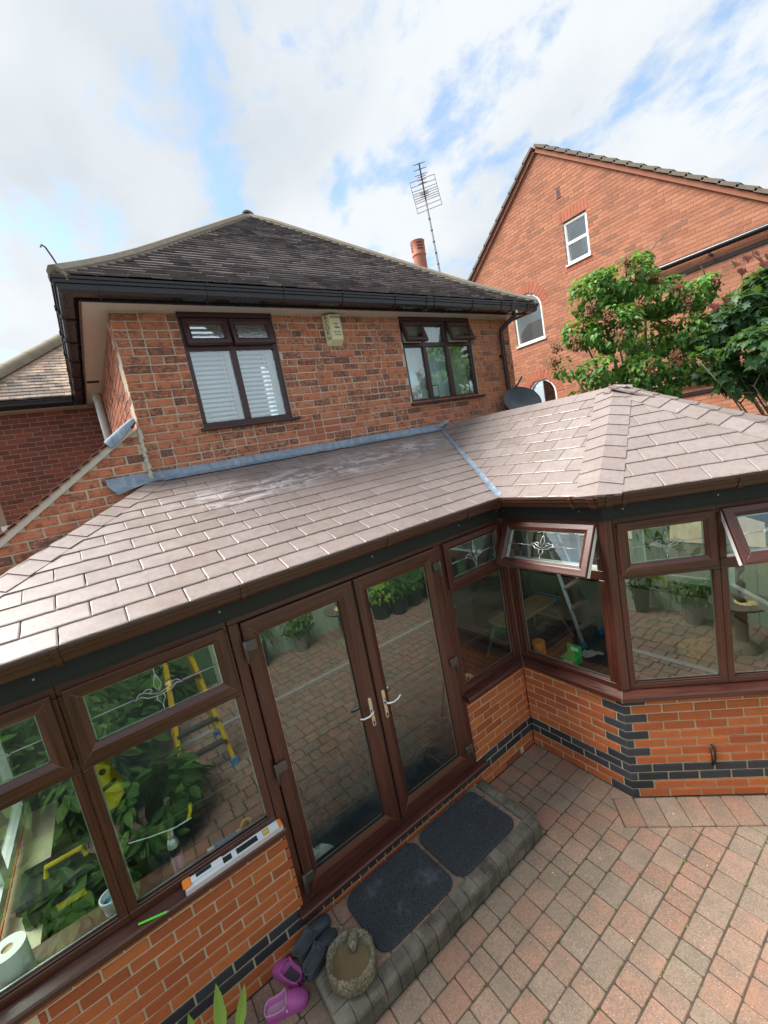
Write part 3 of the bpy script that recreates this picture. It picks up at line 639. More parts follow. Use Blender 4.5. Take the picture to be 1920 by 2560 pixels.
# ---- doors
m = MB(); F, Bk = -.006, -.07
m.box(-2.528, -.785, Bk, F, 2.316, 2.352, axA); m.box(-2.528, -.785, Bk, F-.004, .262, .330, axA); m.cur = 1
m.box(-2.5275, -2.462, Bk+.001, F+.001, .262, 2.316, axA); m.box(-.846, -.7855, Bk+.001, F+.001, .262, 2.316, axA); m.cur = 0
dfr = part('door_frame', m, ['rosewood_rail', 'rosewood_upright'], con, bevel=.004)
m = MB(); pr = [(.052, .244), (.056, .248), (.056, .270), (.050, .278), (-.004, .288), (-.06, .288), (-.06, .244)]
sweep(m, [(-2.545, 0), (-.712, 0)], pr); part('threshold', m, 'rosewood_rail', con, bevel=.002)
def door(t0, t1, wl, wr, hx, side):
    z0, z1 = .334, 2.313; m = MB(); floop(m, axA, t0, t1, z0, z1, wl, wr, .142, .107, .020, -.055)
    d = part('french_door', m, ['rosewood_rail', 'rosewood_upright'], con, bevel=.0015, label='left leaf of the french doors' if side < 0 else 'right leaf of the french doors')
    [part('mitre_seam', q_, 'seam', d) for q_ in seams(axA, t0, t1, z0, z1, wl, wr, .142, .107, .020)]
    q = (t0+wl, t1-wr, z0+.142, z1-.107); pane('pane', d, axA, q[0]-.003, q[1]+.003, q[2]-.003, q[3]+.003, -.006); spacer(d, axA, *q, -.008)
    g = MB(); g.box(q[0], q[1], -.008, .0055, q[2]-.001, q[2]+.005, axA); g.box(q[0]-.001 if side > 0 else q[1]-.005, q[0]+.005 if side > 0 else q[1]+.001, -.008, .0045, q[2]+.005, q[3], axA); part('gasket', g, 'rubber', d)
    for hz in (2.165, 1.322, .492):
        m = MB(); m.poly(rrect(min(hx, hx-side*.068), max(hx, hx-side*.068), hz-.033, hz+.033, .012, 3), .022, lambda a, b, c: axA(a, .018+c, b)); m.tube([axA(hx+side*.004, .030, hz-.105), axA(hx+side*.004, .030, hz+.036)], .0125, 8); m.box(hx-side*.012, hx+side*.012, .012, .026, hz-.10, hz-.035, axA)
        part('hinge', m, 'hinge_metal', d, smooth=True, bevel=.003)
    px = -1.7185 if side < 0 else -1.597; m = MB(); m.poly(rrect(px-.0145, px+.0145, 1.203, 1.430, .014, 5), .009, lambda a, b, c: axA(a, .0195+c, b)); hp = part('handle_plate', m, 'handle_gold', d, bevel=.002)
    m = MB(); s = side; m.tube([axA(px, .02, 1.335), axA(px, .055, 1.335), axA(px+s*.012, .066, 1.333), axA(px+s*.05, .066, 1.322), axA(px+s*.095, .064, 1.326), axA(px+s*.125, .060, 1.342)], [.011, .010, .0105, .0095, .009, .0085], 10); m.lathe(axA(px, .03, 1.335), [(0, -.001), (.001, 0)], 6); part('lever', m, 'chrome', d, smooth=True)
    m = MB(); m.tube([axA(px, .0285, 1.236), axA(px, .0297, 1.236)], .008, 10); m.box(px-.005, px+.005, .0285, .0297, 1.214, 1.234, axA); part('keyhole', m, 'black', d)
    m = MB(); m.tube([axA(px, -.055, 1.335), axA(px, -.10, 1.335), axA(px+s*.03, -.108, 1.333), axA(px+s*.125, -.106, 1.34)], .009, 8); part('inner_lever', m, 'chrome', d, smooth=True)
door(-2.456, -1.662, .097, .124, -2.459, -1); door(-1.648, -.850, .098, .130, -.849, 1)
m = MB(); m.box(-1.661, -1.649, -.05, .004, .336, 2.311, axA); part('meeting_gap', m, 'edge_black', dfr)

# ---- eaves: dark fascia, gutter, brackets
m = MB(); sweep(m, PATH, [(-.03, 2.352), (.004, 2.352), (.004, 2.365), (.012, 2.368), (.012, 2.500), (-.03, 2.500)]); fas = part('fascia', m, 'fascia_dark', con)
GUT = [(.030, 2.560), (.030, 2.492), (.055, 2.478), (.105, 2.480), (.122, 2.496), (.126, 2.520), (.140, 2.526), (.144, 2.548), (.152, 2.552), (.152, 2.566), (.138, 2.566), (.132, 2.535), (.112, 2.505), (.06, 2.496), (.040, 2.505), (.040, 2.560)]
m = MB(); sweep(m, PATH, GUT, caps=False); gut = part('gutter', m, 'gutter_brown', con, smooth=True)
def bracket(ax, t, w=.028, name='gutter_bracket'):
    m = MB(); pr = [(.012, 2.47), (.108, 2.470), (.130, 2.492), (.134, 2.518), (.148, 2.524), (.152, 2.545), (.160, 2.548), (.160, 2.572), (.140, 2.572), (.140, 2.55)]
    pr2 = pr + [(.128, 2.545), (.118, 2.500), (.10, 2.486), (.012, 2.486)]
    n = len(pr2); vs = [ax(t-w/2, o, z) for o, z in pr2] + [ax(t+w/2, o, z) for o, z in pr2]
    m.add(vs, [tuple(range(n-1, -1, -1)), tuple(range(n, 2*n))] + [(i, (i+1) % n, n+(i+1) % n, n+i) for i in range(n)]); part(name, m, 'gutter_brown', gut)
for t in (-3.30, -2.42, -1.36, -.52): bracket(axA, t)
for t in (.03, .80): bracket(axB, t)
for t in (.12, .84): bracket(axC, t)
for ax, t in ((axA, -.14), (axB, -.09), (axB, .96), (axC, .02)): bracket(ax, t, .05, 'gutter_joint')
m = MB()
for ax, ts in ((axA, (-3.42, -2.55, -1.45, -.55, -.06)), (axB, (.05, .78)), (axC, (.14, .76))):
    for t in ts: m.lathe(ax(t, .012, 2.425), [(0, 0), (.006, 0)], 6); m.tube([ax(t, .011, 2.425), ax(t, .0155, 2.425)], .006, 8)
part('fixing_screw', m, 'galv', fas)

# ---- roof
ZE, EO = 2.566, .13
EP = offs_path(PATH, EO)
APX = Vector((1.235, -.53, 3.335)); VT = Vector((1.12, 1.766, 3.275)); RB = Vector((1.235, 1.766, 3.335)); HT = Vector((-2.48, 1.766, 3.275))
def clip(poly, inside, cut):
    r = []
    for i, a in enumerate(poly):
        b = poly[(i+1) % len(poly)]; ia, ib = inside(a), inside(b)
        if ia: r.append(a)
        if ia != ib: r.append(cut(a, b))
    return r
def clip_convex(sub, cl):
    for i, a in enumerate(cl):
        b = cl[(i+1) % len(cl)]; e = (b[0]-a[0], b[1]-a[1]); f = lambda p: e[0]*(p[1]-a[1])-e[1]*(p[0]-a[0])
        def cut(p, q): t = f(p)/(f(p)-f(q)); return (p[0]+(q[0]-p[0])*t, p[1]+(q[1]-p[1])*t)
        sub = clip(sub, lambda p: f(p) >= -1e-9, cut)
        if len(sub) < 3: return []
    return sub
SW, SE = .286, .157
def slate_mesh(i):
    rr = random.Random(100+i); w, h = SW-.005, SE+.035; m = MB(); j = lambda a: rr.uniform(-a, a); n = 7
    def out(ins, zb, zt, ja):
        p = [(-w/2+ins+(w-2*ins)*k/n, ins) for k in range(n+1)] + [(w/2-ins, h*.4), (w/2-ins, h), (-w/2+ins, h), (-w/2+ins, h*.4)]
        return [(x+j(ja), y+(j(ja) if y < h else 0), zb+(zt-zb)*y/h) for x, y in p]
    a = out(.006, .0185, .0075, .0014); b = out(0, .0150, .006, .0020); c = out(0, .002, .0005, 0); k = len(a)
    m.add(a+b+c, [tuple(range(k))] + [(i, (i+1) % k, k+(i+1) % k, k+i) for i in range(k)] + [(k+i, k+(i+1) % k, 2*k+(i+1) % k, 2*k+i) for i in range(k)])
    return m.mesh('slate', 'slate')
SM = [slate_mesh(i) for i in range(6)]
class Facet:
    def __init__(s, e0, e1, top):
        s.o = Vector((e0[0], e0[1], ZE)); s.u = (Vector((e1[0], e1[1], ZE))-s.o).normalized(); n = s.u.cross(Vector(top)-s.o).normalized()
        if n.z < 0: n = -n
        s.n = n; s.v = n.cross(s.u)
        if s.v.z < 0: s.v = -s.v
    def uv(s, p):
        """plan or space point -> (u, v) on the slope, dropped vertically"""
        p = Vector((p[0], p[1], 0)); z = s.o.z - (s.n.x*(p.x-s.o.x)+s.n.y*(p.y-s.o.y))/s.n.z; d = Vector((p.x, p.y, z))-s.o; return (d.dot(s.u), d.dot(s.v))
    def __call__(s, u, v, w): q = s.o+s.u*u+s.v*v+s.n*w; return (q.x, q.y, q.z)
    def mat(s, u, v, w):
        q = s.o+s.u*u+s.v*v+s.n*w; return Matrix(((s.u.x, s.v.x, s.n.x, q.x), (s.u.y, s.v.y, s.n.y, q.y), (s.u.z, s.v.z, s.n.z, q.z), (0, 0, 0, 1)))
def roof_slope(name, fc, plan, u0=0, phase=0, joined=False, inset=None):
    pl = [fc.uv(p) for p in plan]
    ar = sum(a[0]*b[1]-b[0]*a[1] for a, b in zip(pl, pl[1:]+pl[:1]))
    if ar < 0: pl = pl[::-1]
    d = MB(); d.poly(pl, -.03, lambda u, v, w: fc(u, v, w-.001)); deck = part(name, d, 'deck_dark', con)
    vm = max(p[1] for p in pl); um, uM = min(p[0] for p in pl), max(p[0] for p in pl); jm = MB(); r = 0
    while r*SE < vm:
        v = r*SE-.012; off = u0 + ((r+phase) % 2)*SW/2; k = math.floor((um-off)/SW)
        while off+k*SW < uM:
            a = off+k*SW; k += 1; q = [(a+.002, v), (a+SW-.002, v), (a+SW-.002, v+SE+.035), (a+.002, v+SE+.035)]
            if v < 0: cl = [(p[0], p[1]-(.02 if p[1] < .001 else 0)) for p in pl]
            else: cl = pl
            c = clip_convex(q, cl)
            if len(c) < 3: continue
            A = abs(sum(x[0]*y[1]-y[0]*x[1] for x, y in zip(c, c[1:]+c[:1])))/2
            if A < .0015: continue
            if A > .995*SW*(SE+.035)*.985 and not joined: inst('slate', rs.choice(SM), deck, fc.mat(a+SW/2, v, rs.uniform(0, .0012))); continue
            m = jm if joined else MB(); n = len(c); H = lambda p: .0165-(.0165-.0065)*(p[1]-v)/(SE+.035)
            vs = [fc(p[0], p[1], H(p)) for p in c] + [fc(p[0], p[1], .0005) for p in c]
            m.add(vs, [tuple(range(n)), tuple(range(2*n-1, n-1, -1))] + [(i, (i+1) % n, n+(i+1) % n, n+i) for i in range(n)])
            if not joined: part('slate', m, 'slate', deck)
        r += 1
    if joined and jm.v: part('slate_courses', jm, 'slate', deck, kind='stuff')
    return deck
E0, E1, E2, E3, E4, E5, E6, E7 = EP
fA = Facet(E1, E2, (-1, 1.766, 3.275)); fB = Facet(E3, E2, RB); fC = Facet(E3, E4, APX); fD = Facet(E4, E5, APX); fE = Facet(E5, E6, APX); fF = Facet(E6, E7, RB); fL = Facet(E0, E1, HT)
sA = roof_slope('lean_to_slope', fA, [E1, E2, VT, HT], u0=-2.563+.0-E1.x, phase=1)
sB = roof_slope('bay_side_slope', fB, [E3, APX, RB, VT, E2], u0=.10, phase=0)
sC = roof_slope('bay_angled_slope', fC, [E3, E4, APX], u0=.14, phase=0)
sD = roof_slope('bay_front_slope', fD, [E4, E5, APX], u0=.05)
roof_slope('bay_far_angled_slope', fE, [E5, E6, APX], joined=True); roof_slope('bay_far_side_slope', fF, [E6, E7, RB, APX], joined=True); sL = roof_slope('left_end_slope', fL, [E0, E1, HT], joined=True)
def hip(deck, pe, pa, f1, f2, W=.15, ex=.158, name='hip_tile', lift=.0):
    pe, pa = Vector((pe[0], pe[1], ZE)), Vector(pa); d = (pa-pe); Lh = d.length; d.normalize()
    def wing(f, o):
        wv = f.n.cross(d).normalized()
        mid = (pe+pa)/2
        # choose the side that runs down into facet f
        return wv if wv.dot(o) > 0 else -wv
    c1 = f1.o+f1.u*.5 ; nn = (f1.n+f2.n).normalized()
    side = f1.n.cross(d); 
    k = 0
    w1 = f1.n.cross(d).normalized(); w2 = f2.n.cross(d).normalized()
    if w1.z > 0: w1 = -w1
    if w2.z > 0: w2 = -w2
    while k*ex < Lh:
        a = k*ex-.02; b = min(a+ex+.03, Lh+.01); m = MB(); vs = []
        for t, h in ((a, .027), (b, .018)):
            q = pe+d*t; qa, qb = (q+d*(-w1.z*W/d.z-.01), q+d*(-w2.z*W/d.z-.01)) if t < 0 else (q, q)
            vs += [qa+w1*W+f1.n*(h-.005), q+nn*(h+.003), qb+w2*W+f2.n*(h-.005), qa+w1*W+f1.n*.003, q+nn*.003, qb+w2*W+f2.n*.003]
        m.add(vs, [(0, 1, 7, 6), (1, 2, 8, 7), (3, 4, 10, 9), (4, 5, 11, 10), (0, 3, 4, 1), (1, 4, 5, 2), (6, 9, 10, 7), (7, 10, 11, 8), (0, 6, 9, 3), (2, 8, 11, 5)])
        part(name, m, 'slate', deck); k += 1
hip(sB, E3, APX, fB, fC); hip(sC, E4, APX, fC, fD); hip(sD, E5, APX, fD, fE); hip(sA, E1, HT, fA, fL, W=.125); hip(sD, E6, APX, fE, fF)
m = MB(); m.add([(APX+Vector((0, -.03, .045))), RB+Vector((0, 0, .03)), *[fB(*fB.uv((p.x-.0, p.y)), .02) for p in (RB, APX)]], [(0, 1, 2, 3)])
# valley and wall flashing
m = MB(); a, b = Vector((E2.x, E2.y, ZE)), VT.copy(); d = (b-a).normalized(); w1 = fA.n.cross(d).normalized(); w2 = fB.n.cross(d).normalized()
if w1.z < 0: w1 = -w1
if w2.z < 0: w2 = -w2
N = 14; rows = []
for i in range(N+1):
    q = a+(b-a)*i/N; wob = Vector((0, 0, rs.uniform(0, .003)))
    ww = .038*(1-.25*i/N)
    rows.append([q+w1*ww+fA.n*.020, q+w1*ww*.25+Vector((0, 0, .017))+wob, q+w2*ww*.25+Vector((0, 0, .017))+wob, q+w2*ww+fB.n*.020])
m.grid(rows); part('valley_lead', m, 'lead', sA, smooth='all')
m = MB(); rows = []
X = [HT.x-.13+i*.12 for i in range(34)]
X = [x for x in X if x < 1.16]
for x in X:
    z = 3.275; wv = rs.uniform(-.006, .006); e = .085+rs.uniform(-.010, .010)
    rows.append([(x, 1.757, z+.085+wv*.5), (x, 1.752, z+.030), (x, 1.742, z+.016), (x, 1.766-e, z+.022-e*.375+.004+wv*.3)])
m.grid(rows); fl = part('wall_flashing', m, 'lead', con, smooth='all')
m = MB(); m.grid([[(-2.86, 1.700, 3.355), (-2.86, 1.69, 3.30), (-2.80, 1.665, 3.215)], [(-2.72, 1.715, 3.362), (-2.71, 1.69, 3.305), (-2.66, 1.655, 3.25)], [(-2.58, 1.735, 3.362), (-2.57, 1.712, 3.310), (-2.52, 1.68, 3.275)], [(-2.46, 1.75, 3.36), (-2.45, 1.742, 3.305), (-2.42, 1.68, 3.282)]]); part('flashing_apron', m, 'lead', fl, smooth='all')
m = MB(); m.grid([[(1.0, 1.757, 3.352), (1.0, 1.745, 3.29)], [(1.14, 1.757, 3.37), (1.13, 1.745, 3.32)], [(1.26, 1.757, 3.40), (1.26, 1.745, 3.365)]]); part('flashing_end', m, 'lead', fl)
# ---- inside
m = MB(); m.box(-3.9, 2.4, .16, 1.70, .05, .20)
for pts in (([(.16, .16), (.16, -.90), (P4[0]+.05, P4[1]+.22), (P5[0]-.05, P5[1]+.22), (2.3, -.90), (2.3, .16)]),): m.poly(pts, .15, lambda x, y, z: (x, y, .05+z))
part('floor', m, 'floor_in', con)
rng = random.Random(3); rows = []
for i in range(26):
    rows.append([])
    for k in range(22):
        x, y = -3.8+i*.245, -1.75+k*.16
        if y < .2 and (x < .2 or x > 2.25): y = .2 if x < .2 or x > 2.25 else y
        if -S2*(x)-S2*(y+bP) > -.20 and y < .2: 
            y = max(y, -x-bP+.3)
        if S2*(x-2.47)-S2*(y+bP) > -.2 and y < .2: y = max(y, x-2.47-bP+.3)
        rows[-1].append((x, y, .207+abs(mnoise.noise(Vector((x*4, y*4, 0))))*.03))
sh = MB(); sh.grid(rows); solo('dust_sheet', sh, 'dust_sheet', (0, .5, .2), 'crumpled dusty blue sheet covering the conservatory floor', 'dust sheet', smooth='all')
m = MB(); m.poly([(p.x, p.y) for p in offs_path(PATH, -.012)], .02, lambda x, y, z: (x, y, 2.49+z)); part('ceiling', m, 'ceiling', con)
m = MB(); m.box(-4.0, 2.46, 1.735, 1.755, .2, 2.49); part('rear_lining', m, 'plaster', con)
BRD = [(-.07, .90), (-.07, .925), (-.30, .925), (-.30, .90)]
m = MB(); sweep(m, [P1, (-2.56, 0)], BRD); sweep(m, [(-.77, 0), P2, P3, P4, P5, P6, P7], BRD); part('window_board', m, 'plank_red', con)
# ------------------------------------------------------------------ the house behind
YW = 1.766; XL, XR = -2.50, 2.875; ZS = 4.784
house = thing('brick_house', (.2, YW, 0), 'old orange brick house with hipped tile roof and black gutters', 'house')
axH = Axis((0, YW), (1, 0)); axHL = Axis((XL, 6.0), (0, -1)); axHR = Axis((XR, YW), (0, 1))
WL = (-1.955, -1.015, 3.685); WR = (.695, 2.005, 3.672)        # openings: x0, x1, sill level
m = MB()
for a, b, z0, z1 in ((XL, WL[0], 0, ZS), (WL[1], WR[0], 0, ZS), (WR[1], XR, 0, ZS), (WL[0], WL[1], 0, WL[2]), (WR[0], WR[1], 0, WR[2])): m.box(a, b, -.28, -.009, z0, z1, axH)
hw = part('front_wall', m, 'mortar_old', house)
OBF = [brick_mesh('brick', 'brick_old', .215, .065, .05, .005, .0035, 40+i) for i in range(8)]
OBH = [brick_mesh('brick', 'brick_old', .103, .065, .05, .005, .003, 60+i) for i in range(4)]
BPT = [brick_mesh('brick', 'brick_red_patch', .215, .065, .05, .004, .002, 70)]
rb = random.Random(5); placed = []
CH = .076; zb = 3.15
for c in range(22):
    z = ZS-.02-(c+.5)*CH
    if z < 3.18: break
    for a, b in ([(XL, WL[0]-.002), (WL[1]+.002, WR[0]-.002), (WR[1]+.002, XR)] if z > WL[2]+.01 else [(XL, XR)]):
        t = a - (rb.uniform(0, .1) if a > XL else (.11 if c % 2 else 0))
        while t < b:
            ln = .103 if rb.random() < .42 else .215
            s, e = max(a, t), min(b, t+ln); t += ln+.013
            if e-s > .04: placed.append(((s+e)/2, z, e-s, ln))
placed.sort(key=lambda q: (Vector((q[0], YW, q[1]))-CAM).length)
jm = MB()
for i, (tc, z, ln, full) in enumerate(placed):
    patch = -.95 < tc < -.55 and 3.40 < z < 3.66
    if i < 300:
        me = BPT[0] if patch else rb.choice(OBF if full > .15 else OBH)
        inst('brick', me, hw, axH.mat(tc, rb.uniform(-.004, .003), z+rb.uniform(-.002, .002), ln/(.215 if patch or full > .15 else .103), rb.uniform(.95, 1.03)) @ Matrix.Rotation(rb.uniform(-.010, .010), 4, 'Y'))
    else: jm.cr = rb.random()*.999+.001; jm.box(tc-ln/2, tc+ln/2, -.05, rb.uniform(-.004, .003), z-.0325, z+.0325, axH)
part('brick_courses', jm, 'brick_old_joined', hw, kind='stuff')
for nm, ax, ln in (('left_wall', axHL, 6.0-YW-.05), ('right_wall', Axis((XR, YW+.06), (0, 1)), 5)):
    m = MB().box(0, ln, -.28, -.008, 0, ZS, ax); wl = part(nm, m, 'mortar_old', house); jm = MB()
    def pl(c, tc, zc, l): jm.cr = rb.random()*.999+.001; jm.box(tc-l/2, tc+l/2, -.05, rb.uniform(-.004, .002), zc-.0325, zc+.0325, ax)
    lay(ax, lambda z, c: [(0, ln)], 3.0, 23, .076, .226, None, pl, .215); part('brick_courses', jm, 'brick_old_joined', wl, kind='stuff')
# windows
def hwin(op, cols, vents, z_t, label):
    x0, x1, zs = op; F = -.03
    m = MB(); zt0 = 4.735
    m.box(x0, x1, -.12, F+.022, zt0, ZS-.003, axH); m.cur = 0
    m.box(x0, x1, -.10, F, zs, zs+.055, axH); m.box(x0, x1, -.10, F, z_t, z_t+.055, axH); m.box(x0, x0+.045, -.10, F+.001, zs+.055, zt0, axH); m.box(x1-.045, x1, -.10, F+.001, zs+.055, zt0, axH); m.box(x0+.045, x1-.045, -.10, F, zt0-.04, zt0, axH)
    for c in cols[1:-1]: m.box(c-.029, c+.029, -.10, F+.001, zs+.055, zt0-.04, axH)
    win = part('window', m, 'house_frame', house, bevel=.004, label=label)
    s = MB(); s.box(x0-.035, x1+.065, -.05, .055, zs-.022, zs+.006, axH); part('sill', s, 'house_frame', win, bevel=.004)
    for i, (a, b) in enumerate(zip(cols, cols[1:])):
        pane('pane', win, axH, a+.02, b-.02, zs+.05, z_t+.004, -.055, 'glass_textured' if len(cols) == 3 else 'glass_house')
        if vents[i]:
            hz = zt0-.012; an = R(vents[i]); ca, sa = math.cos(an), math.sin(an)
            fn = lambda t, o, z, hz=hz, ca=ca, sa=sa: axH(t, -.02+o*ca-(z-hz)*sa, hz+(z-hz)*ca+o*sa)
            s = MB(); floop(s, fn, a+.012, b-.012, z_t+.035, hz, .058, .058, .058, .055, .016, -.03); part('sash', s, ['house_frame', 'house_frame'], win)
            pane('pane', win, fn, a+.066, b-.066, z_t+.09, hz-.05, -.004, 'glass_textured' if len(cols) == 3 else 'glass_house')
            s = MB(); s.box(a+.05, b-.05, -.06, F+.003, z_t+.056, z_t+.066, axH); part('stay_bar', s, 'white_upvc', win)
        else: pane('pane', win, axH, a+.02, b-.02, z_t+.05, zt0-.035, -.055, 'glass_house')
    return win
wl_ = hwin(WL, [WL[0]+.022, -1.490, WL[1]-.022], [13, 11], 4.43, 'two light window with blinds and open top vents')
wr_ = hwin(WR, [WR[0]+.012, 1.090, 1.515, WR[1]-.012], [20, 0, 22], 4.405, 'three light window with net curtains and open top vents')
def slats(x0, x1):
    o = thing('venetian_blind', ((x0+x1)/2, YW+.16, 3.75), 'white slatted blind behind the left pane of the upstairs window' if x1 < -1.5 else 'white slatted blind behind the right pane of the upstairs window', 'blind', 'blinds in the upstairs window')
    z = 3.77
    while z < 4.70:
        s = MB(); s.box(x0, x1, YW+.15, YW+.152, z, z+.030, lambda x, y, q: (x, y+(q-z)*.35, q)); part('slat', s, 'blind_white', o); z += .046
    for a in (x0+.03, x1-.03): part('cord', MB().box(a-.003, a+.003, YW+.143, YW+.147, 3.76, 4.72), 'white', o)
slats(-1.93, -1.555); slats(-1.46, -1.115)
m = MB(); m.box(-1.95, -1.02, YW+.135, YW+.16, 3.69, 3.735); m.box(-1.115, -1.03, YW+.14, YW+.16, 3.70, 4.7); m.box(-1.55, -1.465, YW+.14, YW+.16, 3.70, 4.7)
part('reveal_board', m, 'blind_white', house)
def curtain(x0, x1, y, mat, label, amp=.018):
    rows = []; n = int((x1-x0)/.012)
    for z in (3.70, 4.0, 4.4, 4.72): rows.append([(x0+(x1-x0)*i/n, y+amp*math.sin(i*.95+math.sin(i*.31)*1.5)*(1.2-.2*(z-3.7)), z) for i in range(n+1)])
    solo('curtain', MB().grid(rows), mat, ((x0+x1)/2, y, 3.7), label, 'curtain', 'curtains in the right upstairs window', smooth='all')
curtain(.73, 1.20, YW+.17, 'curtain', 'pale net curtain at the left of the three light window'); curtain(1.22, 1.62, YW+.19, 'curtain', 'pale net curtain in the middle of the three light window'); curtain(1.66, 1.97, YW+.17, 'curtain_green', 'greenish curtain at the right of the three light window')
for a, b, mt in ((-2.05, -.9, 'room_pale'), (.6, 2.1, 'room_dark')): part('room_back', MB().box(a, b, YW+.9, YW+.93, 3.4, 4.78), mt, house)
pf = thing('photo_frame', (1.20, YW+.09, 3.735), 'small photo frame standing on the upstairs window sill', 'photo frame'); m = MB(); m.box(1.15, 1.27, YW+.085, YW+.097, 3.73, 3.90); part('rim', m, 'hinge_metal', pf); part('picture', MB().box(1.163, 1.257, YW+.083, YW+.0845, 3.745, 3.885), 'curtain', pf)
# eaves
HP = [(XL, 5.8), (XL, YW), (XR, YW), (XR, 6.5)]
m = MB(); sweep(m, HP, [(-.02, ZS), (.185, ZS), (.185, ZS+.012), (-.02, ZS+.012)]); sof = part('soffit', m, 'soffit', house)
m = MB(); sweep(m, HP, [(.1855, ZS-.018), (.205, ZS-.018), (.205, ZS+.13), (.1855, ZS+.13)]); fas2 = part('fascia', m, 'gutter_black', house)
HG = [(.206, ZS+.105), (.206, ZS+.02), (.235, ZS-.002), (.30, ZS+.0), (.322, ZS+.022), (.326, ZS+.06), (.338, ZS+.066), (.340, ZS+.088), (.352, ZS+.092), (.352, ZS+.112), (.335, ZS+.112), (.325, ZS+.07), (.31, ZS+.03), (.24, ZS+.02), (.222, ZS+.03), (.222, ZS+.105)]
m = MB(); sweep(m, HP, HG, caps=False); gut2 = part('gutter', m, 'gutter_black', house, smooth=True)
def clipb(ax, t, w=.012, nm='gutter_clip', mat='gutter_black'):
    m = MB(); pr = [(.23, ZS-.012), (.303, ZS-.008), (.328, ZS+.018), (.333, ZS+.056), (.345, ZS+.062), (.347, ZS+.084), (.358, ZS+.088), (.358, ZS+.118), (.33, ZS+.118)]; q = pr + [(.325, ZS+.06), (.30, ZS+.01), (.24, ZS+.008)]; n = len(q)
    m.add([ax(t-w/2, o, z) for o, z in q] + [ax(t+w/2, o, z) for o, z in q], [tuple(range(n-1, -1, -1)), tuple(range(n, 2*n))] + [(i, (i+1) % n, n+(i+1) % n, n+i) for i in range(n)]); part(nm, m, mat, gut2)
for t in (-2.55, -1.72, -.98, -.30, .42, 1.05, 1.75, 2.35, 2.95): clipb(axH, t)
clipb(axH, .95, .08, 'gutter_union'); clipb(axH, 2.62, .10, 'gutter_outlet')
for t in (.5, 1.2, 1.9, 2.6, 3.3, 3.95): clipb(axHL, t, .05, 'gutter_union')
m = MB(); m.tube([(2.70, YW-.27, ZS+.01), (2.70, YW-.27, ZS-.05), (2.60, YW-.07, ZS-.20), (2.60, YW-.06, ZS-.26), (2.60, YW-.06, 3.1)], .034, 10); dp = part('downpipe', m, 'pipe_brown', house, smooth=True)
part('pipe_clip', MB().box(2.55, 2.65, YW-.075, YW-.005, 4.20, 4.23), 'pipe_brown', dp); part('outlet_bracket', MB().box(2.675, 2.725, YW-.312, YW-.306, ZS-.03, ZS+.03), 'alloy', dp)
m = MB(); m.tube([(XL-.06, 5.15, ZS), (XL-.06, 5.15, 3.0)], .055, 14); m.tube([(XL-.06, 5.15, ZS-.10), (XL-.06, 5.15, ZS)], .068, 14); part('soil_pipe', m, 'pipe_white', house, smooth=True)
part('soffit_vent', MB().box(XL-.17, XL-.03, 4.30, 4.42, ZS-.003, ZS-.0005), 'rubber', sof)
# hipped tile roof with sprocketed eaves
AP = Vector((.15, 4.36, 7.22)); EX0, EX1, EY = XL-.34, XR+.34, YW-.34; ZR = ZS+.125
def rz(r): return ZR + (.66*r+(.826-.66)*r*r/1.8 if r < .9 else .9*(.66+.826)/2+(r-.9)*.826)
def hipx(r, side): f = r/(AP.y-EY); return (EX0+(AP.x-EX0)*f) if side < 0 else (EX1+(AP.x-EX1)*f)
rows = []
for i in range(15):
    r = (AP.y-EY)*i/14; rows.append([(hipx(r, -1), EY+r, rz(r)-.02), (hipx(r, 1), EY+r, rz(r)-.02)])
m = MB(); m.grid(rows)
m.grid([[(hipx((AP.y-EY)*i/14, -1), EY+(AP.y-EY)*i/14, rz((AP.y-EY)*i/14)-.02), (hipx((AP.y-EY)*i/14, -1), 9, rz((AP.y-EY)*i/14)-.02)] for i in range(15)]); m.grid([[(hipx((AP.y-EY)*i/14, 1), EY+(AP.y-EY)*i/14, rz((AP.y-EY)*i/14)-.02), (hipx((AP.y-EY)*i/14, 1), 9, rz((AP.y-EY)*i/14)-.02)] for i in range(15)])
for v in range(len(m.r)): m.r[v] = .3
hr = part('roof', m, 'roof_tile', house)
jm = MB(); r = 0.0; k = 0
while r < AP.y-EY-.05:
    s = .66+(.826-.66)*min(1, r/.9); dr = .098/math.sqrt(1+s*s); x0, x1 = hipx(r, -1)+.02, hipx(r, 1)-.02; t = x0-(k % 2)*.083
    while t < x1:
        a, b = max(x0, t+.001), min(x1, t+.164); t += .166
        if b-a < .02: continue
        lf = rb.uniform(0, .007); jm.cr = rb.random()*.999+.001; y0, y1 = EY+r, EY+r+dr*1.25; za, zb2 = rz(r)+.022+lf, rz(r+dr*1.25)+.001; sk = rb.uniform(-.004, .004)
        jm.add([(a, y0, za-.018), (b, y0, za-.018+sk), (b, y0, za+sk), (a, y0, za), (a, y1, zb2), (b, y1, zb2)], [(0, 1, 2, 3), (3, 2, 5, 4), (0, 3, 4), (1, 5, 2)])
    r += dr; k += 1
part('tile_courses', jm, 'roof_tile', hr, kind='stuff')
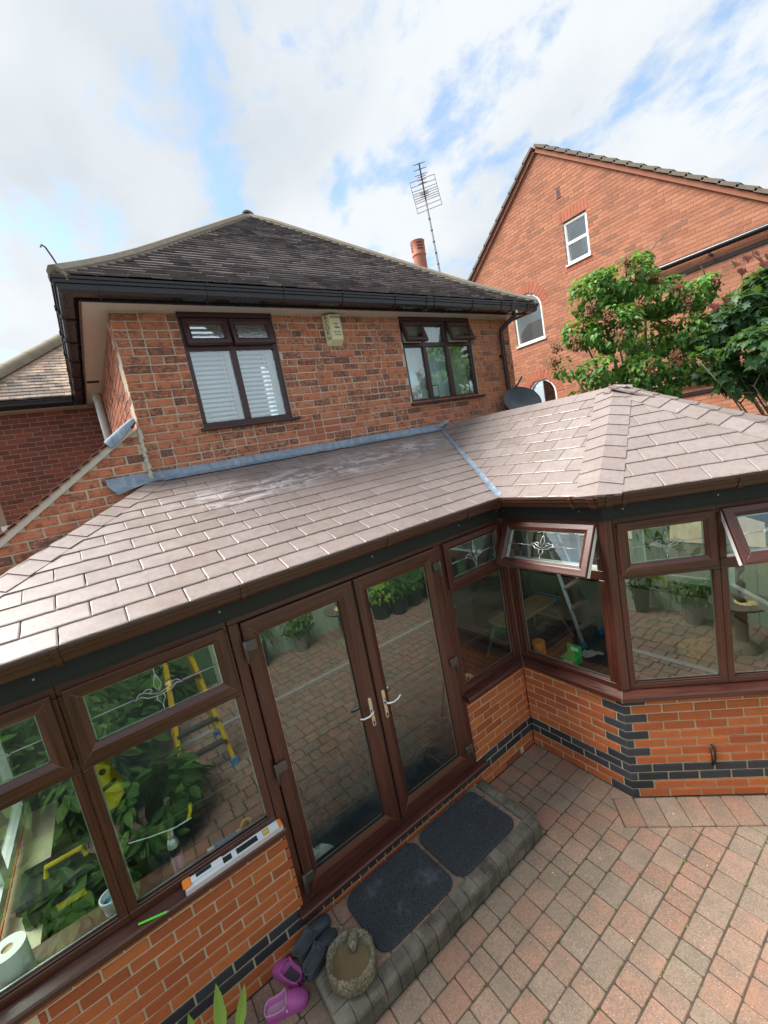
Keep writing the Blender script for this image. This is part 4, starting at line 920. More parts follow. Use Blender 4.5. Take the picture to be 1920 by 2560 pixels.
def half_round(p0, p1, rad, nm, mat, parent, r0=1.0):
    p0, p1 = Vector(p0), Vector(p1); d = (p1-p0).normalized(); x = d.cross(Vector((0, 0, 1))).normalized(); y = x.cross(d); rows = []
    for q, k in ((p0, 1.02*r0), (p0+(p1-p0)*.5, 1.0), (p1, .985)): rows.append([q+x*math.cos(a)*rad*k+y*(math.sin(a)*rad*k-.03) for a in [R(-15+210*i/10) for i in range(11)]])
    m = MB(); m.grid(rows); e = len(m.v); m.add([p0-d*.0+x*math.cos(a)*rad*.8+y*(math.sin(a)*rad*.8-.03) for a in [R(-15+210*i/10) for i in range(11)]], []); m.f += [(i, i+1, e+i+1, e+i) for i in range(10)]; m.mi += [0]*10; m.r += [0]*10
    part(nm, m, mat, parent, smooth=True)
for side in (-1, 1):
    N = 12; bed = []
    for i in range(N):
        f0, f1 = (i+.12 if i == 0 else i)/N, (i+1.06)/N; a = (AP.y-EY)*f0; b = min(AP.y-EY, (AP.y-EY)*f1); half_round((hipx(a, side), EY+a, rz(a)-.020), (hipx(b, side), EY+b, rz(b)-.020), .075, 'ridge_tile', 'ridge_tile', hr)
        bed.append((hipx(a, side), EY+a, rz(a)-.01))
    bed.append((AP.x, AP.y, AP.z)); part('mortar_bed', MB().tube(bed, .066, 8), 'ridge_mortar', hr)
for i in range(6): half_round((AP.x, AP.y+i*.45, AP.z+.04), (AP.x, AP.y+i*.45+.46, AP.z+.04), .115, 'ridge_tile', 'ridge_tile', hr)
hk = MB(); b0 = Vector((EX0+.06, EY+.06, ZR+.09)); hk.tube([b0, b0+Vector((-.02, -.02, .05)), b0+Vector((-.045, -.045, .10)), b0+Vector((-.065, -.065, .105)), b0+Vector((-.075, -.07, .085))], .006, 6); part('hip_iron', hk, 'iron_red', hr)
# chimney with pot
chim = thing('chimney', (3.08, 3.62, 0), 'brick chimney stack with one red clay pot behind the hip', 'chimney')
part('stack', MB().box(2.80, 3.36, 3.36, 3.88, 0, 5.98), 'brick_red_patch', chim); part('capping', MB().box(2.74, 3.42, 3.30, 3.94, 5.98, 6.08), 'ridge_mortar', chim, bevel=.015)
m = MB(); m.lathe((3.02, 3.60, 6.08), [(.15, 0), (.145, .03), (.118, .06), (.122, .46), (.132, .47), (.132, .49), (.126, .50), (.130, .68), (.138, .72), (.105, .725), (.10, .45), (0, .44)], 20); pot = part('pot', m, 'terracotta', chim, smooth=True)
m = MB()
for k in range(3):
    for a0 in range(0, 360, 90):
        pts = [(3.02+.131*math.cos(R(a0+220+i*12)), 3.60+.131*math.sin(R(a0+220+i*12))) for i in range(5)]
        m.grid([[(x, y, 6.63+k*.05) for x, y in pts], [(x, y, 6.65+k*.05) for x, y in pts]])
part('slots', m, 'black', pot)
# aerial
ae = thing('tv_aerial', (3.14, 3.25, 5.85), 'grid backed tv aerial on a tall mast by the chimney', 'aerial')
B0, T0 = Vector((3.14, 3.25, 5.85)), Vector((3.06, 3.25, 7.32)); m = MB(); m.tube([B0, T0], .016, 8); part('mast', m, 'galv', ae, smooth=True)
m = MB()
for k in range(6): q = B0.lerp(T0, .15+k*.13); m.tube([q-Vector((0, 0, .012)), q+Vector((0, 0, .012))], .021, 8)
part('cable_tie', m, 'aerial', ae)
m = MB(); m.bar(B0+Vector((-.14, 0, .10)), B0+Vector((.10, 0, .02)), .03, .03); part('bracket', m, 'galv', ae)
hd = Vector((-.36, -.30, .87)).normalized(); wd = Vector((.93, -.20, .31)).normalized(); wd = (wd-hd*wd.dot(hd)).normalized(); bd = hd.cross(wd)
q0 = T0+Vector((-.02, -.02, .0)); m = MB(); m.bar(q0, q0+hd*.52, .022, .022); part('boom', m, 'aerial', ae)
for k in range(9):
    q = q0+hd*(.12+.045*k if k > 2 else .06+.03*k) if k < 6 else q0+hd*(.30+.075*(k-5)); l = .10 if k < 6 else .14; part('director', MB().tube([q-wd*l, q, q+wd*l], [.004, .008, .004], 5), 'aerial', ae)
m = MB(); gx = wd; gy = Vector((.16, .0, -.98)).normalized(); gc = T0+Vector((.0, -.03, .10)); ys = [-.24, -.16, -.09, -.055, -.02, .02, .055, .10, .17, .25]
for yv in ys: m.tube([gc-gx*.28-gy*yv, gc+gx*.28-gy*yv], .006, 5)
for s in (-1, 1): m.tube([gc+gx*.28*s+gy*.25, gc+gx*.28*s-gy*.25], .006, 5)
part('reflector', m, 'galv', ae)
# alarm box
al = thing('alarm_box', (-.315, YW-.04, 4.42), 'cream alarm bell box with black lettering under the eaves', 'alarm box')
m = MB(); x0, x1, y0, y1 = -.42, -.215, YW-.002, YW-.075; vs = [(x0, y0, 4.762), (x1, y0, 4.762), (x1-.01, y1, 4.762), (x0+.055, y1, 4.762), (x0, y0, 4.425), (x1, y0, 4.425), (x1-.01, y1, 4.485), (x0+.055, y1, 4.485)]
m.add(vs, [(0, 1, 2, 3), (4, 7, 6, 5), (3, 2, 6, 7), (0, 3, 7, 4), (2, 1, 5, 6), (0, 4, 5, 1)]); bxp = part('casing', m, 'alarm_cream', al, bevel=.006, seg=2)
def put_text(body, size, c, right, upv, parent, mat='alarm_black', sx=1):
    me = text_mesh('lettering', body, size, mat, .0006); r_ = Vector(right).normalized(); u_ = Vector(upv).normalized(); n_ = r_.cross(u_)
    mm = Matrix(((r_.x*sx, u_.x, n_.x, c[0]), (r_.y*sx, u_.y, n_.y, c[1]), (r_.z*sx, u_.z, n_.z, c[2]), (0, 0, 0, 1))); return inst('lettering', me, parent, mm)
yt = y1-.0015
put_text('ACORN', .034, (-.293, yt, 4.728), (1, 0, 0), (0, 0, 1), bxp, sx=1.02); put_text('SECURITY', .022, (-.292, yt, 4.565), (1, 0, 0), (0, 0, 1), bxp, sx=1.0); put_text('SYSTEMS', .022, (-.290, yt, 4.535), (1, 0, 0), (0, 0, 1), bxp, sx=1.04)
m = MB(); m.tube([(-.33, yt, 4.665), (-.315, yt, 4.655), (-.32, yt, 4.645), (-.30, yt, 4.66), (-.29, yt, 4.64), (-.285, yt, 4.66), (-.265, yt, 4.665)], .003, 5); m.tube([(-.325, yt, 4.615), (-.30, yt, 4.62), (-.285, yt, 4.61), (-.26, yt, 4.62), (-.255, yt, 4.605)], .0045, 5); m.tube([(-.30, yt, 4.63), (-.29, yt, 4.61), (-.27, yt, 4.63)], .003, 5); part('emblem', m, 'alarm_black', bxp)
dl = Vector((.055, y1-y0, 0)).normalized(); nl = Vector((-dl.y, dl.x, 0)); nl = nl if nl.x < 0 else -nl
for i, ch in enumerate('ACORN'): q = Vector(((x0+x0+.055)/2, (y0+y1)/2, 4.728-i*.056))+nl*.0015; put_text(ch, .066, q, dl, (0, 0, 1), bxp, sx=.95)
# satellite dish
sd_ = thing('satellite_dish', (2.62, 1.55, 3.45), 'dark grey oval satellite dish beside the downpipe', 'satellite dish')
rows = []; cD = Vector((2.52, 1.48, 3.44)); nD = Vector((-.25, -.82, .50)).normalized(); xD = nD.cross(Vector((0, 0, 1))).normalized(); yD = xD.cross(nD)*-1
for i in range(8):
    rr_ = i/7; rows.append([cD+xD*math.cos(a)*.31*rr_+yD*math.sin(a)*.25*rr_+nD*(.085*rr_*rr_) for a in [2*math.pi*j/32 for j in range(32)]])
m = MB(); m.grid(rows, True); dsh = part('reflector', m, 'dish_grey', sd_, smooth='all'); m = MB(); e = rows[-1]; m.tube(e+[e[0]], .006, 6, False); part('rim', m, 'dish_grey', dsh)
m = MB(); m.tube([cD-nD*.01, cD-nD*.16, (2.60, YW-.01, 3.48)], .022, 8); part('feed_arm', MB().tube([cD-yD*.24+nD*.06, cD-yD*.26+nD*.30], .012, 6), 'aerial', sd_); part('wall_plate', MB().box(2.52, 2.68, YW-.02, YW-.002, 3.38, 3.58), 'aerial', sd_); part('mount', m, 'aerial', sd_)
# ------------------------------------------------------------------ left: rear wing, side gable wall
wing = thing('rear_wing', (-4.0, 6.0, 0), 'darker red brick wing of the house beyond the white soil pipe', 'house wing')
axW = Axis((0, 6.0), (1, 0)); m = MB(); m.box(-6.5, XL, -.25, -.006, 0, ZS, axW); ww = part('wall', m, 'mortar_wing', wing)
BW = [brick_mesh('brick', 'brick_wing', .215, .065, .05, .003, .002, 80+i) for i in range(4)]
def plw(c, tc, zc, ln): inst('brick', rb.choice(BW), ww, axW.mat(tc, rb.uniform(-.001, .001), zc, ln/.215))
lay(axW, lambda z, c: [(-4.12, XL-.005)], ZS-.036-26*.075, 26, .075, .225, None, plw, .215)
wp = [(-6.5, 6.0), (XL-.19, 6.0)]
m = MB(); sweep(m, wp, [(-.02, ZS), (.19, ZS), (.19, ZS+.012), (-.02, ZS+.012)]); part('soffit', m, 'soffit', wing)
m = MB(); sweep(m, wp, [(.19, ZS-.018), (.21, ZS-.018), (.21, ZS+.13), (.19, ZS+.13)]); part('fascia', m, 'gutter_black', wing); m = MB(); sweep(m, [(-6.5, 6.0), (XL-.36, 6.0)], HG); wg = part('gutter', m, 'gutter_black', wing, smooth=True)
wcy = 5.62; jm = MB(); r = 0; k = 0
m = MB(); m.add([(-4.25, wcy, ZR-.03), (XL, wcy, ZR-.03), (XL, wcy+3, ZR-.03+2.55), (-4.25+3, wcy+3, ZR-.03+2.55)], [(0, 1, 2, 3)]); m.r = [.3]; wr = part('roof', m, 'roof_tile_wing', wing)
while r < 2.6:
    dr = .098/math.sqrt(1+.7225); x0, x1 = -4.25+r+.02, XL; t = -4.6+(k % 2)*.083
    while t < x1:
        a, b = max(x0, t+.001), min(x1, t+.163); t += .166
        if b-a < .02: continue
        jm.cr = rb.random()*.999+.001; y0, y1 = wcy+r, wcy+r+dr*1.25; za, zb2 = ZR-.02+.85*r+.012+rb.uniform(0, .006), ZR-.02+.85*(r+dr*1.25)
        jm.add([(a, y0, za-.014), (b, y0, za-.014), (b, y0, za), (a, y0, za), (a, y1, zb2), (b, y1, zb2)], [(0, 1, 2, 3), (3, 2, 5, 4), (0, 3, 4), (1, 5, 2)])
    r += dr; k += 1
part('tile_courses', jm, 'roof_tile_wing', wr, kind='stuff')
for i in range(8): a, b = i*.32, (i+1.05)*.32; half_round((-4.25+a, wcy+a, ZR+.85*a+.03), (-4.25+b, wcy+b, ZR+.85*b+.03), .115, 'ridge_tile', 'ridge_tile', wr)
m = MB(); m.box(-4.12, -3.67, -.05, -.004, 1.6, 2.95, axW); m2 = MB(); m2.box(-3.74, -3.66, -.06, .012, 1.6, 3.12, axW); part('window_jamb', m2, 'house_frame', wing); wg2 = MB().box(-4.2, -3.74, -.05, -.002, 1.6, 3.1, axW); part('blind', wg2, 'blind_white', wing)
# gable wall of the side extension, cut to a slope, with tile verge
gab = thing('side_gable_wall', (-3.2, 1.75, 0), 'mixed brick gable wall with sloping tiled verge left of the conservatory', 'wall')
YG = 1.735; axG = Axis((0, YG), (1, 0)); vz = lambda x: 3.745+(x+2.57)*.686            # underside of verge
m = MB(); pts = [(-4.9, 0), (XL, 0), (XL, vz(XL)-.02), (-4.9, vz(-4.9)-.02)]; m.poly(pts, .20, lambda x, z, d: (x, YG+.009+d, z)); gw = part('wall', m, 'mortar_cream', gab)
rows_ = []
def plg(c, tc, zc, ln):
    me = rb.choice(OBF); o = inst('brick', me, gw, axG.mat(tc, rb.uniform(-.004, .003), zc, ln/.215, 1.02))
lay(axG, lambda z, c: [((z+.02-3.745)/.686-2.57, XL-.035)] if (z+.02-3.745)/.686-2.57 < XL-.08 else [], 2.60, 16, .078, .232, None, plg, .215, gap=.016)
m = MB(); q = []
for i in range(26): z = 3.20+i*.022; q.append((XL-.015+rb.uniform(-.008, .008), YG-.004, z))
m.tube(q, [.018+rb.uniform(-.005, .005) for _ in q], 6); part('cement_joint', m, 'cement', gab)
m = MB(); d = Vector((1, 0, .686)).normalized(); a = Vector((-4.6, 0, vz(-4.6))); L_ = 2.47
for i in range(25):
    s = i*.099
    if s > L_: break
    q = a+d*s; m0 = MB(); nrm = Vector((-d.z, 0, d.x)); e = q+d*.16
    lo = [q+nrm*.035, q+nrm*.053, e+nrm*.040, e+nrm*.020]
    m0.add([Vector((v.x, YG-.045, v.z)) for v in lo]+[Vector((v.x, YG+.30, v.z)) for v in lo], [(0, 1, 2, 3), (7, 6, 5, 4), (0, 4, 5, 1), (1, 5, 6, 2), (2, 6, 7, 3), (3, 7, 4, 0)]); part('verge_tile', m0, 'verge_tile', gab)
e = a+d*L_; nrm = Vector((-d.z, 0, d.x))
m.add([Vector((v.x, y, v.z)) for y in (YG-.035, YG+.02) for v in (a-nrm*.02, a+nrm*.034, e+nrm*.034, e-nrm*.02)], [(0, 1, 2, 3), (7, 6, 5, 4), (0, 4, 5, 1), (1, 5, 6, 2), (2, 6, 7, 3), (3, 7, 4, 0)]); part('verge_pointing', m, 'cement', gab)
m = MB(); t0 = Vector((-2.76, 0, vz(-2.76))); t1 = Vector((XL-.005, 0, vz(XL)+.0)); 
rows = [[Vector((p.x, y, p.z))+nrm*w for p, w in ((t0, .068), (t0.lerp(t1, .5), .072), (t1, .068))] for y, _ in ((YG+.28, 0), (YG-.052, 0))]; rows.append([Vector((p.x, YG-.055, p.z))+nrm*w for p, w in ((t0, -.01), (t0.lerp(t1, .5), .005), (t1, .03))]); m.grid(rows); part('lead_saddle', m, 'lead', gab, smooth='all')

# ------------------------------------------------------------------ right: neighbour's gable
XN = 7.0
nb = thing('neighbour_house', (XN, 2, 0), 'tall red brick gable house with white windows on the right', 'house')
axN = Axis((XN, 0), (0, -1))                                   # t = -y, faces the conservatory
AY, AZ, PT = 3.46, 9.15, .815
y_lo, y_hi = -6.0, 10.0
holes = [(-3.03, -2.48, 6.44, 7.36), (-4.62, -3.79, 5.10, 6.28), (-4.50, -3.68, 2.6, 4.16), (-3.06-.04, -2.97-.02, 7.90, 8.08)]
def spN(z, c):
    w_ = (AZ-z)/PT; a, b = -(AY+w_), -(AY-w_); a, b = max(a, -7.0), min(b, 1.6); iv = [(a, b)]
    for h0, h1, z0, z1 in holes:
        r = 0
        if z0 > 5 and z1 < 6.3 or z0 == 2.6:
            rad = (h1-h0)/2; zz = z1-rad
            if z > zz: r = rad-math.sqrt(max(0, rad*rad-(z-zz)**2))
        if z0 < z < z1:
            n = []
            for p, q in iv:
                if q <= h0+r or p >= h1-r: n.append((p, q))
                else:
                    if p < h0+r: n.append((p, h0+r))
                    if q > h1-r: n.append((h1-r, q))
            iv = n
    return [(p, q) for p, q in iv if q-p > .04]
m = MB()
for c in range(124):
    for a, b in spN(.0375+c*.075, c): m.box(a, b, -.25, -.006, c*.075, c*.075+.075, axN)
nw = part('gable_wall', m, 'mortar_nb', nb)
jm = MB()
def pln(c, tc, zc, ln): jm.cr = rb.random()*.999+.001; jm.box(tc-ln/2, tc+ln/2, -.02, rb.uniform(-.001, .001), zc-.0325, zc+.0325, axN)
lay(axN, spN, 2.4, 92, .075, .225, None, pln, .215); part('brick_courses', jm, 'brick_neighbour', nw, kind='stuff')
def nwin(t0, t1, z0, z1, arch, nm):
    m = MB(); F = -.03
    if arch:
        rad = (t1-t0)/2; zc = z1-rad; tc = (t0+t1)/2; outl = lambda r_, off: [(t0+off, z0+off), (t1-off, z0+off)] + [(tc+r_*math.cos(R(i*12)), zc+r_*math.sin(R(i*12))) for i in range(16)]
        a, b = outl(rad, 0), outl(rad-.055, .055)
        n = len(a); vs = [axN(t, o, z) for o in (F, -.12) for pts in (a, b) for t, z in pts]
        m.add(vs, [f for i in range(n) for j in [(i+1) % n] for f in ((i, j, n+j, n+i), (n+i, n+j, 3*n+j, 3*n+i), (2*n+i, 3*n+i, 3*n+j, 2*n+j))])
        win = part('window', m, 'white_upvc', nb); g = MB(); g.poly(b, -.004, lambda t, z, d: axN(t, -.07+d, z)); part('pane', g, 'glass_house', win)
        g = MB()
        for i in range(17):
            a0, a1 = R(i*180/17+.8), R((i+1)*180/17-.8)
            g = MB(); g.add([axN(tc+r_*math.cos(q), .004 if k == 0 else -.02, zc+r_*math.sin(q)) for k in (0, 1) for r_, q in ((rad+.008, a0), (rad+.008, a1), (rad+.215, a1), (rad+.215, a0))], [(0, 1, 2, 3), (0, 4, 5, 1), (1, 5, 6, 2), (2, 6, 7, 3), (3, 7, 4, 0)]); part('arch_brick', g, 'brick_red_patch', win)
    else:
        floop(m, axN, t0, t1, z0, z1, .06, .06, .06, .06, F, -.12); m.box(t0+.06, t1-.06, -.10, F-.004, (z0+z1)/2-.03, (z0+z1)/2+.03, axN)
        win = part('window', m, ['white_upvc', 'white_upvc'], nb)
        for a, b in ((z0+.05, (z0+z1)/2-.02), ((z0+z1)/2+.02, z1-.05)): pane('pane', win, axN, t0+.05, t1-.05, a, b, -.07, 'glass_house')
        for i in range(int((t1-t0+.16)/.075)):
            a = t0-.08+i*.0765
            for zz, h in ((z1+.03, .215), (z0-.135, .10)):
                g = MB(); g.box(a, a+.066, -.02, .003, zz, zz+h, axN); part('soldier_brick', g, 'brick_red_patch', win)
        g = MB(); g.box(t0-.001, t1+.001, -.12, -.025, z1, z1+.028, axN); part('lintel_shadow_gap', g, 'edge_black', win)
    g = MB(); g.box(t0-.02, t1+.02, -.12, .03, z0-.03, z0+.004, axN); part('sill', g, 'white_upvc', win)
    g = MB(); g.box(t0, t1, -.75, -.72, z0, z1+.1, axN); part('room_back', g, nm, win)
nwin(-3.03, -2.48, 6.445, 7.33, False, 'room_pale'); nwin(-4.62, -3.79, 5.10, 6.28, True, 'room_pale'); nwin(-4.50, -3.68, 2.6, 4.16, True, 'room_dark')
g = MB(); g.box(-3.10, -2.99, -.05, .004, 7.90, 8.08, axN); vt = part('air_vent', g, 'brick_red_patch', nb); part('grille', MB().box(-3.085, -3.005, .004, .006, 7.92, 8.06, axN), 'black', vt)
# verge: clay strip, then stepped tile edges
for s in (-1, 1):
    ln = 6.0 if s > 0 else 8.0; d = Vector((0, s, -PT)).normalized(); nrm = Vector((0, s*PT, 1)).normalized(); a = Vector((XN-.03, AY, AZ))
    m = MB(); e = a+d*ln
    m.add([v+Vector((o, 0, 0))+nrm*h for v in (a, e) for o, h in ((-.02, -.06), (-.02, .02), (.25, .02), (.25, -.06))], [(0, 1, 5, 4), (1, 2, 6, 5), (2, 3, 7, 6), (3, 0, 4, 7), (3, 2, 1, 0), (4, 5, 6, 7)]); part('verge_strip', m, 'nb_verge', nb)
    i = 0
    while i*.30 < ln:
        p = a+d*(i*.30); e = p+d*.34; m = MB(); hs = ((p, .025, .075), (e, .040, .105))
        vs = [v+Vector((o, 0, 0))+nrm*h for v, h0, h1 in hs for o, h in ((-.07, h0), (-.07, h1), (1.2, h1), (1.2, h0))]
        m.add(vs, [(0, 1, 5, 4), (1, 2, 6, 5), (2, 3, 7, 6), (3, 0, 4, 7), (3, 2, 1, 0), (4, 5, 6, 7)]); part('verge_tile', m, 'nb_tile', nb); i += 1
    m = MB(); e = a+d*ln; m.add([v+Vector((o, 0, 0))+nrm*.10 for v in (a, e) for o in (1.0, 6.0)], [(0, 1, 3, 2)]); part('roof', m, 'nb_tile', nb)
m = MB(); m.tube([(XN-.10, 1.9, 5.56), (XN-.10, -4.0, 5.46)], .055, 12); np_ = part('waste_pipe', m, 'gutter_black', nb, smooth=True)
for yy in (1.2, .35, -.5): part('pipe_bracket', MB().box(XN-.13, XN, yy-.015, yy+.015, 5.43, 5.47), 'gutter_black', np_)
part('lead_strip', MB().box(XN-.025, XN-.003, -4, 1.9, 5.30, 5.36), 'edge_black', nb); m = MB(); m.tube([(XN-.08, 1.6, 3.35), (XN-.08, -4, 3.22)], .045, 10); part('waste_pipe', m, 'gutter_black', nb, smooth=True); part('lead_strip', MB().box(XN-.03, XN-.003, -4, 1.6, 3.06, 3.12), 'edge_black', nb)
nwin(-.20, 1.2, 1.9, 2.92, False, 'room_dark')
# ------------------------------------------------------------------ foliage
def px(u, v, dep): return CAM + (fw + rx*((u-960)/1051.83) + ux*((1280-v)/1051.83))*dep
def leaf(mb, c, nrm, tip, L_, W_, fold=.25, kind='heart'):
    nrm = nrm.normalized(); t = (tip-nrm*tip.dot(nrm)).normalized(); s = nrm.cross(t)
    if kind == 'heart': pr = [(0, 0), (.38, -.06), (.5, .22), (.36, .6), (0, 1.0)]
    elif kind == 'oval': pr = [(0, 0), (.3, .2), (.42, .5), (.26, .8), (0, 1.0)]
    elif kind == 'blade': pr = [(0, 0), (.3, .25), (.5, .5), (.3, .8), (0, 1.0)]
    else: pr = [(0, 0), (.30, -.08), (.22, .14), (.62, .12), (.50, .30), (.66, .52), (.34, .50), (.28, .68), (.14, .66), (0, 1.0)]
    mid = [c + t*(b*L_) + nrm*(-.18*L_*b*b) for a, b in pr]
    vs = []; fs = []
    lft = [mid[i]+s*(pr[i][0]*W_)+nrm*(abs(pr[i][0])*W_*fold) for i in range(len(pr))]; rgt = [mid[i]-s*(pr[i][0]*W_)+nrm*(abs(pr[i][0])*W_*fold) for i in range(len(pr))]
    n = len(pr)
    if kind == 'maple':
        ctr = c+t*L_*.3; vs = [ctr]+lft+rgt[1:-1][::-1]; k = len(vs)-1; fs = [(0, i, i % k+1) for i in range(1, k+1)]
    else:
        vs = [mid[0], mid[-1]]+lft[1:-1]+rgt[1:-1]; q = n-2
        mm = len(vs); vs.append(c+t*L_*.45-nrm*.04*L_)
        l = [0]+list(range(2, 2+q))+[1]; r_ = [0]+list(range(2+q, 2+2*q))+[1]
        fs = [(mm, l[i+1], l[i]) for i in range(len(l)-1)]+[(mm, r_[i], r_[i+1]) for i in range(len(r_)-1)]
    mb.add(vs, fs)
def crown(blobs, n, L0, kind, seed, droop=.5, shell=.55, bright_up=True):
    rr = random.Random(seed); mb = MB(); vol = [b[1]**2.3 for b in blobs]; tot = sum(vol)
    for (c, rad), v in zip(blobs, vol):
        for _ in range(int(n*v/tot)):
            d = Vector((rr.gauss(0, 1), rr.gauss(0, 1), rr.gauss(0, 1))).normalized(); q = rr.random()**.45; p = c+d*rad*(shell+(1.08-shell)*q)*rr.choice((1, 1, 1, 1.1)) ; p.z = c.z+(p.z-c.z)*.85
            if mnoise.noise(p*2.6) < -.22: continue
            nn = (d*.7+Vector((rr.uniform(-.6, .6), rr.uniform(-.6, .6), rr.uniform(.1, 1.0)))).normalized()
            tip = (d*.6+Vector((rr.uniform(-.7, .7), rr.uniform(-.7, .7), -droop+rr.uniform(-.5, .4))))
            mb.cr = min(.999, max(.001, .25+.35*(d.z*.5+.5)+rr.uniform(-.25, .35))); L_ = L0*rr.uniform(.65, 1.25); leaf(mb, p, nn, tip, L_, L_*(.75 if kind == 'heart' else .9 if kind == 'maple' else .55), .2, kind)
    return mb
def limbs(base, tips, r0, seed, nm='trunk'):
    rr = random.Random(seed); mb = MB()
    for t in tips:
        k = 6; pts = []; ctrl = Vector((base.x+(t.x-base.x)*.25, base.y+(t.y-base.y)*.25, base.z+(t.z-base.z)*.6))
        for i in range(k+1):
            f = i/k; q = base*(1-f)**2+ctrl*2*f*(1-f)+t*f*f; pts.append(q+Vector((rr.uniform(-.03, .03), rr.uniform(-.03, .03), rr.uniform(-.02, .02)))*(f > 0))
        mb.tube(pts, [max(.005, r0*(1-.85*i/k)) for i in range(k+1)], 7)
        for _ in range(4):
            i = rr.randint(2, k); q = pts[i]; e = q+Vector((rr.uniform(-.3, .3), rr.uniform(-.3, .3), rr.uniform(.0, .35))); mb.tube([q, (q+e)/2+Vector((0, 0, .03)), e], [.010, .007, .003], 5)
    return mb
# lilac-like tree over the bay roof
DL = 5.5
lb = [(1490, 735, .30), (1570, 705, .30), (1650, 745, .28), (1735, 735, .22), (1600, 655, .14), (1455, 830, .22), (1540, 820, .30), (1630, 850, .30), (1720, 830, .24), (1420, 920, .17), (1500, 930, .22), (1600, 930, .24), (1700, 925, .22), (1450, 985, .13), (1560, 990, .18), (1660, 985, .16), (1770, 700, .10)]
bl = [(px(u, v, DL+random.uniform(-.25, .35)), r) for u, v, r in lb]
tb = Vector((3.55, .25, 0)); tr = thing('lilac_tree', tb, 'bushy tree with heart shaped leaves and brown seed heads above the bay roof', 'tree')
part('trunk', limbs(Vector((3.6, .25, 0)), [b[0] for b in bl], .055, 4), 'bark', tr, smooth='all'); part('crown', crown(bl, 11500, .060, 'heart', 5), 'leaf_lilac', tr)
rr = random.Random(9)
for u, v in ((1567, 655), (1590, 690), (1640, 700), (1695, 720), (1790, 705), (1720, 750), (1520, 790), (1475, 770), (1390, 870), (1385, 905), (1440, 850), (1690, 890), (1625, 920), (1550, 840), (1600, 760)):
    c = px(u, v, DL-.42); sm = MB()
    for _ in range(60):
        q = c+Vector((rr.gauss(0, .032), rr.gauss(0, .032), rr.gauss(0, .045))); s = .013; sm.add([q+Vector((s, 0, -s)), q+Vector((-s, s, -s)), q+Vector((-s, -s, -s)), q+Vector((0, 0, s*1.6))], [(0, 1, 2), (0, 3, 1), (1, 3, 2), (2, 3, 0)])
    part('seed_head', sm, 'seed_brown', tr, kind='stuff')
DM = 4.9
mbl = [(px(u, v, DM+random.uniform(-.2, .3)), r) for u, v, r in ((1900, 715, .20), (1850, 775, .22), (1925, 800, .28), (1800, 850, .22), (1880, 880, .28), (1770, 925, .14), (1840, 945, .18), (1935, 930, .25), (1890, 965, .14), (1960, 690, .25), (1765, 850, .13), (1745, 900, .12), (1820, 800, .16))]
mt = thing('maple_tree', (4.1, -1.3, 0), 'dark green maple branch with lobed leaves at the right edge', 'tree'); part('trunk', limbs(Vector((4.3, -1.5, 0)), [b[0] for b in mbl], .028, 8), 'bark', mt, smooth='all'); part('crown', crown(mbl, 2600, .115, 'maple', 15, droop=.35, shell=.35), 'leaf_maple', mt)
rl = MB(); rr = random.Random(19)
for u, v in ((1836, 655), (1850, 672), (1862, 640), (1880, 632), (1895, 645), (1848, 645), (1912, 636), (1812, 745), (1815, 760), (1780, 760), (1880, 680), (1690, 900), (1905, 655)):
    c = px(u, v, DM-.1+rr.uniform(-.1, .1)); rl.cr = rr.uniform(.05, .95); leaf(rl, c, Vector((rr.uniform(-.6, .2), -.7, rr.uniform(.2, .8))), Vector((rr.uniform(-.5, .5), rr.uniform(-.4, .4), -.6)), .12, .10, .25, 'maple')
part('red_leaves', rl, 'leaf_red', mt)
m = MB(); m.tube([px(1960, 700, DM), px(1880, 635, DM), px(1835, 650, DM)], [.010, .006, .003], 5); part('twig', m, 'bark', mt)
# young plant in front of the wall
yp = thing('leafy_plant', (-3.1, -.2, 0), 'bright green strappy leaves poking up at the bottom edge', 'plant'); rr = random.Random(2)
for (u, v, dp, L_, a) in ((560, 2590, 0, .27, -.05), (590, 2578, 0, .23, .45), (500, 2612, 0, .20, -.25)):
    mb = MB(); mb.cr = rr.uniform(.2, .9); d = (fw+rx*((u-960)/1051.83)+ux*((1280-(v+40))/1051.83)); t_ = (.18-CAM.z)/d.z; b = CAM+d*t_
    leaf(mb, b, Vector((.1, -.75, .65)), Vector((a*.9+.25, .45, .85)), L_, L_*.26, .3, 'blade'); part('leaf', mb, 'leaf_bright', yp)
part('stem', MB().tube([(-3.1, -.2, 0), (-3.09, -.19, .2)], .006, 6), 'leaf_hedge', yp)
# ------------------------------------------------------------------ garden behind the camera (seen mirrored in the glass)
kerb = part('garden_kerb', MB().box(-7, 2.2, -3.14, -3.06, -.02, .015), 'gravel'); tag(kerb, kind='structure')
fence = thing('garden_fence', (-1, -4.5, 0), 'pale green painted board fence across the garden', 'fence')
x = -7.5
while x < 4.4: part('board', MB().box(x, x+.142, -4.52, -4.50+rs.uniform(-.004, .004), 0, 1.45+rs.uniform(-.01, .01)), 'fence_pale' if -2.2 < x < 1.0 else 'fence_green', fence); x += .147
for z in (.3, 1.1): part('rail', MB().box(-7.5, 4.4, -4.56, -4.521, z, z+.08), 'fence_green', fence)
part('latch', MB().tube([(-.9, -4.49, 1.0), (-.9, -4.44, 1.0), (-.78, -4.44, 1.0)], .009, 6), 'black', fence)
hb = [(Vector((-7.5+i*.62+rs.uniform(-.2, .2), -5.3+rs.uniform(-.3, .3), 1.4+rs.uniform(-.3, .6))), rs.uniform(.6, .85)) for i in range(21)]
solo('hedge', crown(hb, 5200, .17, 'oval', 30, shell=.6), 'leaf_hedge', (-1, -5.3, 0), 'leafy green hedge rising behind the garden fence', 'hedge', kind='stuff')
